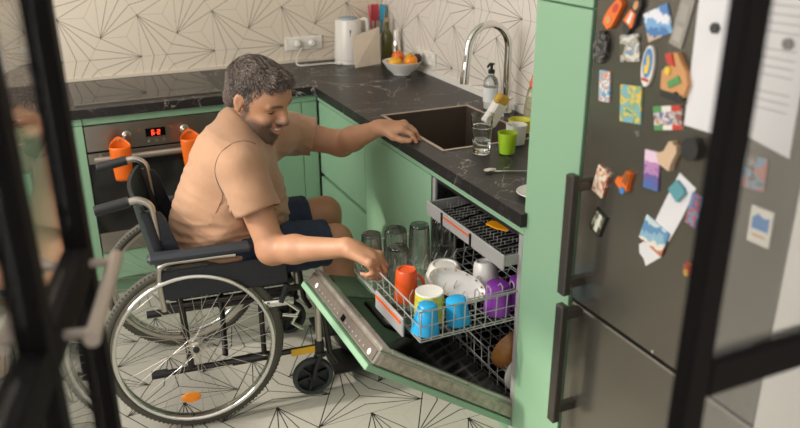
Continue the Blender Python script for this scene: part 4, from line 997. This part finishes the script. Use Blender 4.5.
# head
Rr = HRn
def he(c, r, k=.015, op='add', R2=None): B.ell(hp(*c), hr(*r), Rr if R2 is None else Rr @ R2, k=k*S, op=op)
def hc(a, b, ra, rb=None, k=.008, op='add'): B.cap(hp(*a), hp(*b), ra*S, (rb if rb is not None else ra)*S, k=k*S, op=op)
he((-.012, 0, .032), (.097, .076, .073), k=.01)
he((.030, 0, -.025), (.060, .058, .085), k=.03)
he((.040, 0, .038), (.054, .060, .046), k=.03)
he((.036, 0, -.078), (.052, .050, .036), k=.025)
hc((.074, -.012, -.100), (.074, .012, -.100), .018, k=.02)
hc((-.01, .056, -.055), (.05, .036, -.092), .018, .016, k=.02); hc((-.01, -.056, -.055), (.05, -.036, -.092), .018, .016, k=.02)
for sy in (-1, 1):
    he((.090, sy*.031, .006), (.020, .019, .012), k=.016, op='sub')
    he((.0665, sy*.031, .005), (.0140, .0150, .0115), k=.008)       # lid over the eyeball
    hc((.086, sy*.014, .026), (.078, sy*.046, .026), .0085, .007, k=.012)
    he((.070, sy*.036, -.032), (.019, .020, .018), k=.025)           # raised cheek of the smile
    he((.099, sy*.0125, -.026), (.010, .0085, .008), k=.008)
    hc((.093, sy*.020, -.034), (.074, sy*.037, -.056), .0045, .0035, k=.008)
    # ear
    Re = np.array(Matrix.Rotation(math.radians(-12), 3, 'Y') @ Matrix.Rotation(sy*math.radians(-22), 3, 'Z'))
    he((-.012, sy*.078, .000), (.0155, .0065, .026), k=.006, R2=Re); he((-.005, sy*.084, .003), (.008, .005, .015), k=.005, op='sub', R2=Re)
    he((-.006, sy*.077, -.024), (.008, .006, .010), k=.006)
hc((.088, 0, .022), (.112, 0, -.018), .0085, .0115, k=.014); he((.113, 0, -.021), (.0125, .012, .011), k=.008)
for sy in (-1, 1): he((.108, sy*.007, -.033), (.004, .0035, .004), k=.003, op='sub')
he((.082, 0, -.056), (.022, .034, .020), k=.012)
for i in range(6):
    y0, y1 = -.031+i*.062/6, -.031+(i+1)*.062/6; c_ = lambda y: .101-y*y*15; u_ = lambda y: -.0480+y*y*11; l_ = lambda y: -.071+y*y*34
    hc((c_(y0)-.001, y0, l_(y0)), (c_(y1)-.001, y1, l_(y1)), .0052, k=.004)
    hc((c_(y0), y0, u_(y0)), (c_(y1), y1, u_(y1)), .0042, k=.004)
for i in range(6):
    y0, y1 = -.027+i*.054/6, -.027+(i+1)*.054/6; m__ = lambda y: -.059+y*y*22
    hc((.105-y0*y0*14, y0, m__(y0)), (.105-y1*y1*14, y1, m__(y1)), .0068*(1-(abs((y0+y1)/2)/.03)**2*.7), k=.003, op='sub')
P, F_ = B.mesh(1)
L = (P-Hc) @ HRn / S          # head coordinates of every vertex
inh = np.linalg.norm(L, axis=1) < .16
x, y, z = L.T
sm = lambda a, b, v: np.clip((v-a)/(b-a), 0, 1)
beard = inh*sm(-.005, .012, x+.0*z)*np.maximum(sm(-.022, -.046, z+.30*(.055-x)*(x > -.02))*1.0, sm(-.034, -.04, z)*sm(.085, .092, x)*(1-sm(.034, .042, abs(y))))
beard = np.maximum(beard, inh*sm(.01, -.01, abs(x-.012)-.010)*sm(.01, -.02, z)*sm(.05, .058, abs(y)))
beard *= 1-sm(-.145, -.155, z)
beard *= sm(-.13, -.115, z)
mz = -.0595+y*y*22
lips = inh*(x > .072)*(abs(y) < .033)*sm(.0150, .012, abs(z-mz))
beard *= (1-lips); beard = np.clip(beard, 0, 1)
brow = inh*sm(.0065, .003, abs(z-.031+(abs(y)-.03)**2*9))*sm(.010, .016, abs(y))*sm(.056, .046, abs(y))*(x > .05); beard = np.maximum(beard, brow*1.0)
body = np_mesh('body', P, F_, SK, man, dict(beard=beard, lips=lips))
# eyes: a dark lash line along the lowered lids, teeth in the smile
for sy in (-1, 1):
    pts = [hp(.0812-abs(t)**2*.006, sy*(.031+t*.0145), .0005-abs(t)**2*-.002) for t in (-1, -.6, -.2, .2, .6, 1)]
    MB().tube(pts, [.0008, .0020, .0025, .0025, .0020, .0008], 6).build('eyelashes', M['dark'], man, 60)
pts = [hp(.0975-(yy**2)*15, yy, -.0555+yy*yy*14) for yy in (-.023, -.015, -.008, 0, .008, .015, .023)]
MB().tube(pts, [.0015, .0038, .0048, .005, .0048, .0038, .0015], 8).build('teeth', M['porcelain'], man, 60)
# hair
Hf = Field(Hc-.17, Hc+.17, .0042)
def h2(c, r, k=.01, op='add'): Hf.ell(hp(*c), hr(*r), Rr, k=k, op=op)
h2((-.016, 0, .036), (.1005, .0800, .0765)); h2((.046, 0, .086), (.042, .048, .020), k=.03)
h2((-.05, 0, -.02), (.062, .066, .065), k=.02)
h2((.104, 0, .024), (.060, .110, .070), k=.010, op='sub')      # face and temples
h2((.045, 0, -.075), (.085, .12, .085), k=.012, op='sub'); h2((-.07, 0, -.15), (.10, .12, .085), k=.01, op='sub')
for sy in (-1, 1):
    h2((-.010, sy*.088, -.004), (.024, .024, .036), k=.006, op='sub')
    Hf.cap(hp(.020, sy*.064, .035), hp(.016, sy*.063, -.012), .009, .005, k=.008)
P, F_ = Hf.mesh(1); N = normals(P, F_)
Lh = (P-Hc) @ HRn / S
amp = .0018+.0045*np.clip((Lh[:, 2]-.04)/.07, 0, 1)
P2 = P+N*(np.abs(fnoise(Lh, (30, 62, 30), 3))*2-.35)[:, None]*amp[:, None]
vv = list(map(tuple, P2)); ff = [tuple(f) for f in F_]
hm = MB(); hm.add(vv, ff)
rs = np.random.RandomState(4)
sel = rs.permutation(len(P2))[:5200]
for i in sel:
    l = Lh[i]; top = np.clip((l[2]-.03)/.07, 0, 1)
    n = HRn.T @ N[i]
    flow = np.array((.8*top+.1, l[1]*4+.35*math.sin(l[0]*60+l[1]*40), -.9*(1-top)+.05))+rs.normal(0, .22, 3)
    flow -= n*(flow@n)*.8; flow /= np.linalg.norm(flow)+1e-6
    Ls = (.008+.024*top*rs.uniform(.6, 1.2)); a = P2[i]; d1 = HRn@(n*.55+flow*.8); d2 = HRn@(n*.05+flow); d3 = HRn@(-n*.35+flow)
    b = a+d1*Ls*.4; c = b+d2*Ls*.4; e_ = c+d3*Ls*.3; w_ = .0009+.0005*top
    sd = np.cross(d2, HRn@n); sd /= np.linalg.norm(sd)+1e-6; up_ = HRn@n
    o = len(hm.v)
    for q, ww in ((a, w_), (b, w_), (c, w_*.7)): hm.v += [tuple(q+sd*ww), tuple(q-sd*ww), tuple(q+up_*ww*.8)]
    hm.v.append(tuple(e_))
    for j in (0, 3): hm.f += [(o+j, o+j+1, o+j+4, o+j+3), (o+j+1, o+j+2, o+j+5, o+j+4), (o+j+2, o+j, o+j+3, o+j+5)]
    hm.f += [(o+6, o+7, o+9), (o+7, o+8, o+9), (o+8, o+6, o+9)]
hm.build('hair', HM, man, 0)
# t-shirt
T = Field((-.93, -1.20, .48), (-.16, -.52, 1.10), .005)
torso(T, .012, .06)
T.cap(shR, A(-.572, -1.082, .765), .080, .082, k=.012)
T.cap(shL, A(-.235, -.685, .865), .078, .076, k=.03)
# cut sleeve ends and hollow them
dR = A(.03, -.09, -.16); T.plane((-.572, -1.083, .752), dR, (-.75, -1.2, .60), (-.45, -1.045, .80)); T.cap(A(-.585, -1.05, .80), A(-.565, -1.10, .70), .074, .08, k=.004, op='sub')
dL = elL-shL; T.plane((-.235, -.685, .862), dL, (-.30, -.80, .75), (-.14, -.52, 1.0)); T.cap(A(-.25, -.68, .865), A(-.2, -.70, .855), .066, .068, k=.004, op='sub')
# neckline
T.cap(hp(-.052, 0, -.10), hp(.02, 0, .0), .068, .08, k=.006, op='sub'); T.ell(hp(.02, 0, -.130), (.072, .072, .058), k=.01, op='sub')
T.plane((-.65, -.86, .52), (0, 0, -1), (-.93, -1.2, .48), (-.16, -.52, .56), k=.01)
P, F_ = T.mesh(2); N = normals(P, F_)
X, Y, Z = P.T
# folds: long creases that run from the armpit to the hip and gather above the waist
q1 = X*.55+Z*.83; q2 = -X*.83+Z*.55
Q = np.stack([q1, Y, q2], 1)
r1 = 1-np.abs(fnoise(Q, (26, 7, 6), 1.3))*2.4; r2 = 1-np.abs(fnoise(P, (5, 6, 30), 4.1))*2.6; r3 = fnoise(P, (9, 9, 9), 2.2)
low = np.clip((.80-Z)/.2, 0, 1); 
d = .009*r1*(.3+.7*low)+.011*r2*low+.008*r3
P = P+N*(d-.002)[:, None]
shirt = np_mesh('t_shirt', P, F_, SM, man)
# armhole seam laid on the cloth
from mathutils.bvhtree import BVHTree
bvh = BVHTree.FromPolygons([tuple(v) for v in P], [tuple(int(k) for k in f) for f in F_])
sp_ = []
for k in range(26):
    a = math.radians(70+k*6.3); dv = Vector((math.cos(a), .02, math.sin(a))).normalized(); c0 = Vector((-.585, -1.022, .860))
    hit = bvh.ray_cast(c0+dv*.35, -dv, .5)
    if hit[0] is not None: sp_.append(hit[0]-dv*-.0012)
if len(sp_) > 4:
    for _ in range(2): sp_ = [sp_[0]]+[(sp_[i-1]+sp_[i]*2+sp_[i+1])/4 for i in range(1, len(sp_)-1)]+[sp_[-1]]
    MB().tube(sp_, .0016, 6).build('sleeve_seam', mat('seam_thread', (118, 84, 62), .9), shirt, 60)
# shorts
W = Field((-.88, -1.10, .43), (-.22, -.63, .72), .006)
W.ell((-.655, -.865, .565), (.178, .192, .112), k=.04)
for hp_, kn, t_ in ((hipR, knR, .90), (hipL, knL, .80)):
    en = hp_+(kn-hp_)*t_; W.cap(hp_, en, .100, .082, k=.04)
    dv = kn-hp_; W.plane(en, dv, en-A(.06, .099, .12), en+A(.12, .099, .12)); W.cap(en-dv*.12, en+dv*.2, .070, .074, k=.003, op='sub')
P, F_ = W.mesh(2); N = normals(P, F_)
d = .004*(1-np.abs(fnoise(P, (26, 9, 12), 5))*2.4)
np_mesh('shorts', P+N*d[:, None], F_, M['denim'], man)
# shoes
for an in (anR, anL):
    m = Field(an+A(-.08, -.06, -.09), an+A(.22, .05, .09), .006)
    m.ell(an+A(.0, 0, -.045), (.05, .042, .045), k=.03); m.cap(an+A(.02, 0, -.05), an+A(.145, -.012, -.062), .040, .033, k=.03)
    m.plane(an+A(0, 0, -.075), (0, 0, -1), an+A(-.08, -.06, -.09), an+A(.22, .05, -.07), k=.004)
    m.cap(an+A(0, 0, 0), an+A(-.005, 0, .09), .034, .034, k=.004, op='sub')
    P, F_ = m.mesh(2); np_mesh('shoe', P, F_, M['shoe'], man)
    MB()

# ------------------------------------------------------------------ wheelchair (local frame: x forward, y to the far side)
HA = math.radians(-6)
wc = empty('wheelchair', (-.79, -.807, 0), 'black manual wheelchair with large spoked wheels carrying the seated person', 'wheelchair', rz=HA, local=True)
WR = .303; TY = .285
def ring(m, R, r, y, n=72, k=10, cx=0, cz=WR): m.tube([(cx+R*math.cos(2*PI*i/n), y, cz+R*math.sin(2*PI*i/n)) for i in range(n)], r, k, closed=True); return m
rs2 = random.Random(2)
for s in (-1, 1):
    y = s*TY
    ty = ring(MB(), WR-.0155, .0155, y, 96, 12)
    for i in range(120):       # low tread blocks on the shoulders
        a = 2*PI*i/120; c_ = Vector((math.cos(a), 0, math.sin(a)))
        for e_ in (-1, 1): ty.box((-.004, -.003, -.0025), (.004, .003, .0025), Matrix.Rotation(-a, 3, 'Y'), Vector((0, y+e_*.0105, WR))+c_*(WR-.0062))
    wh = ty.build('rear_wheel', M['rubber'], wc, 50)
    cam_ = Matrix.Rotation(s*math.radians(4.5), 4, 'X'); wh.matrix_local = Matrix.Translation((0, y, 0)) @ cam_ @ Matrix.Translation((0, -y, 0))
    rimp = MB(); n = 96
    prof = [(.274, -.011), (.274, .011), (.262, .009), (.259, 0), (.262, -.009)]
    for j, (r_, yy) in enumerate(prof):
        for i in range(n): a = 2*PI*i/n; rimp.v.append((r_*math.cos(a), y+yy, WR+r_*math.sin(a)))
    for j in range(5):
        for i in range(n): rimp.f.append((j*n+i, j*n+(i+1) % n, ((j+1) % 5)*n+(i+1) % n, ((j+1) % 5)*n+i))
    rimp.build('wheel_rim', M['alu'], wh, 40)
    ring(MB(), .262, .0080, y+s*.030, 96, 12).build('hand_rim', M['chrome'], wh, 60)
    for i in range(6):
        a = 2*PI*i/6+.4; MB().tube([(.262*math.cos(a), y+s*.006, WR+.262*math.sin(a)), (.261*math.cos(a), y+s*.025, WR+.261*math.sin(a))], .004, 6).build('hand_rim_bracket', M['black'], wh, 60)
    hubR = Matrix.Rotation(PI/2, 3, 'X')
    MB().lathe([(0, -.032), (.010, -.032), (.010, -.026), (.022, -.024), (.022, -.020), (.012, -.016), (.012, .016), (.022, .020), (.022, .024), (.014, .028), (.014, .034), (0, .036)], 24, (0, y, WR), hubR).build('hub', M['alu'], wh, 40)
    MB().lathe([(0, 0), (.011, 0), (.011, .004), (.006, .006), (0, .006)], 16, (0, y+s*.036, WR), Matrix.Rotation(-s*PI/2, 3, 'X')).build('axle_cap', M['black'], wh, 40)
    for i in range(36):
        side = 1 if i % 2 else -1; a = 2*PI*i/36; b = a+(1 if (i//2) % 2 else -1)*1.15
        MB().tube([(.021*math.cos(b), y+side*.022, WR+.021*math.sin(b)), (.262*math.cos(a), y+side*.002, WR+.262*math.sin(a))], .0011, 5).build('spoke', M['alu'], wh, 60)
    if s < 0:
        rf = MB(); a = -1.75
        rf.lathe([(0, 0), (.021, 0), (.023, .002), (.021, .005), (0, .0055)], 24, (.19*math.cos(a), y-.012, WR+.19*math.sin(a)), Matrix.Rotation(PI/2, 3, 'X') @ Matrix.Diagonal((1.45, .85, 1)).to_3x3())
        rf.build('reflector', M['amber'], wh, 50)
# caster wheels
cu, cyy = .405, .235; cr_ = .076
for s in (-1, 1):
    y = s*cyy
    c_ = MB().lathe([(cr_-.016, -.013), (cr_-.006, -.014), (cr_-.001, -.009), (cr_, 0), (cr_-.001, .009), (cr_-.006, .014), (cr_-.016, .013), (cr_-.016, -.013)], 48, (cu, y, cr_), Matrix.Rotation(PI/2, 3, 'X')).build('caster_wheel', M['grey_rubber'], wc, 50)
    sp = MB().lathe([(0, -.014), (.015, -.014), (.015, .014), (0, .014)], 20, (cu, y, cr_), Matrix.Rotation(PI/2, 3, 'X'))
    sp.build('caster_hub', M['black'], c_, 40)
    for i in range(6):
        a = 2*PI*i/6+.3; MB().box((.013, -.006, -.006), (cr_-.015, .006, .006), Matrix.Rotation(-a, 3, 'Y'), (cu, y, cr_)).build('caster_spoke', M['black'], c_)
    fk = MB()
    for e_ in (-1, 1):
        fk.tube(spline([(cu, y+e_*.019, cr_), (cu+.012, y+e_*.02, cr_+.05), (cu+.03, y+e_*.019, cr_+.092)], 5), [.010]+[.009]*10, 8)
    fk.box((cu+.012, y-.028, cr_+.085), (cu+.048, y+.028, cr_+.102), bev=.006); fk.tube([(cu+.03, y, cr_+.10), (cu+.03, y, cr_+.145)], .017, 14)
    fk.build('caster_fork', M['black'], wc, 50)
    MB().tube([(cu+.03, y, cr_+.146), (cu+.03, y, .43)], .0125, 12).build('front_tube', M['alu'], wc, 60)
# frame tubes, one of each per side
for s in (-1, 1):
    y = s*.225
    MB().tube([(-.11, y, .190), (cu+.015, y, .190)], .011, 12).build('lower_tube', M['chairframe'], wc, 60)
    MB().tube([(-.155, y, .190), (-.10, y, .190)], .0155, 14).build('tipping_cap', M['black'], wc, 60)
    MB().tube([(.12, y, .190), (.29, y, .190)], .0165, 14).build('tube_sleeve', M['chairframe'], wc, 60)
    MB().tube([(-.09, y, .445), (.40, y, .445), (.45, y, .40), (.475, y, .16)], .0115, 12).build('upper_tube', M['chairframe'], wc, 60)
    MB().tube([(.235, y, .195), (.235, y, .44)], .010, 10).build('post', M['chairframe'], wc, 60)
    MB().tube([(-.02, y, .19), (-.03, y, .45), (-.06, y, .57)], .0118, 12).build('lower_back_tube', M['chairframe'], wc, 60)
    pts = spline([(-.06, y, .571), (-.075, y, .62), (-.083, y, .77), (-.09, y, .812), (-.12, y, .833), (-.15, y, .832)], 6)
    MB().tube(pts, .0115, 12).build('back_tube', M['alu'], wc, 60)
    g_ = MB(); n_ = 12
    rr_ = []; pp_ = []
    for i in range(n_*2):
        t = i/(n_*2-1); pp_.append((-.150-.105*t, y, .832-.020*t)); rr_.append(.0165 if i % 2 else .0177)
    g_.tube(pp_, rr_, 14).build('push_handle', M['black'], wc, 40)
    # armrest with its tube and the side panel
    ya = s*.262
    MB().box((-.12, ya-.026, .628), (.215, ya+.026, .658), bev=.011).build('armrest_pad', M['padding'], wc)
    MB().tube(spline([(-.085, ya, .45), (-.09, ya, .57), (-.07, ya, .618), (.02, ya, .622), (.10, ya, .622), (.16, ya, .62)], 5), .010, 10).build('armrest_tube', M['alu'], wc, 60)
    MB().box((-.085, ya-.006, .488), (.33, ya+.006, .592), bev=.004).build('side_panel', M['vinyl'], wc)
    # brake
    bk = MB(); yb = s*.268
    bk.box((.235, yb-.006, .405), (.345, yb+.006, .432), bev=.003); bk.tube([(.315, yb, .42), (.36, yb, .375), (.335, yb, .33), (.372, yb, .30)], .0075, 8); bk.tube([(.30, yb+s*.01, .375), (.352, yb+s*.01, .36)], .007, 8)
    br = bk.build('brake', M['chrome'], wc, 50)
    MB().tube([(.30, yb, .42), (.325, yb-s*.0, .485)], .011, 10).build('brake_lever', M['black'], br, 60)
    # footrest
    ft = MB(); ft.tube([(.475, y, .16), (.50, y, .11)], .011, 10); ft.build('footrest_tube', M['chairframe'], wc, 60)
    MB().box((.49, min(y, y-s*.17), .052), (.68, max(y, y-s*.17), .063), bev=.004).build('footplate', M['black'], wc)
MB().box((cu-.075, -.2395, .176), (cu+.012, -.2365, .203)).build('yellow_sticker', M['yellow_label'], wc)
for a, b in (((.10, -.215, .215), (.14, .215, .435)), ((.14, -.215, .435), (.10, .215, .215))): MB().tube([a, b], .0105, 10).build('cross_brace', M['chairframe'], wc, 60)
seat = MB().box((-.07, -.222, .457), (.36, .222, .478), bev=.008).build('seat', M['vinyl'], wc)
bk = MB(); nu, nv = 12, 14; 
for j in range(nv+1):
    t = j/nv; zb2 = .46+.35*t
    u0 = -.035-.04*min(1, max(0, (zb2-.45)/.17))-.028*max(0, (zb2-.62)/.17)
    for i in range(nu+1):
        yy = -.222+.444*i/nu; sag = -.035*(1-(yy/.222)**2); bk.v.append((u0-.014+sag, yy, zb2+.0*sag))
nn_ = len(bk.v)
bk.v += [(v[0]+.012, v[1], v[2]) for v in bk.v]
for j in range(nv):
    for i in range(nu):
        q = (j*(nu+1)+i, j*(nu+1)+i+1, (j+1)*(nu+1)+i+1, (j+1)*(nu+1)+i); bk.f.append(q); bk.f.append(tuple(nn_+k for k in q[::-1]))
for i in range(nu): bk.f += [(i, i+1, nn_+i+1, nn_+i), tuple(x_+nv*(nu+1) for x_ in (i, i+1, nn_+i+1, nn_+i))]
for j in range(nv): bk.f += [(j*(nu+1), (j+1)*(nu+1), nn_+(j+1)*(nu+1), nn_+j*(nu+1)), (j*(nu+1)+nu, (j+1)*(nu+1)+nu, nn_+(j+1)*(nu+1)+nu, nn_+j*(nu+1)+nu)]
for s in (-1, 1):   # the fabric wraps round the tubes
    bk.prism([(-.02, .47), (.03, .49), (.0, .60), (-.045, .76), (-.06, .785), (-.11, .795), (-.095, .70), (-.065, .57)], .010, (0, s*.225+.005, 0), (1, 0, 0), (0, 0, 1))
    bk.tube([(-.032, s*.225, .47), (-.075, s*.225, .62), (-.098, s*.225, .76), (-.108, s*.225, .79)], .0175, 12)
bk.build('backrest', M['vinyl'], wc, 50)

for o in bpy.data.objects:
    if '_w' in o: del o['_w']
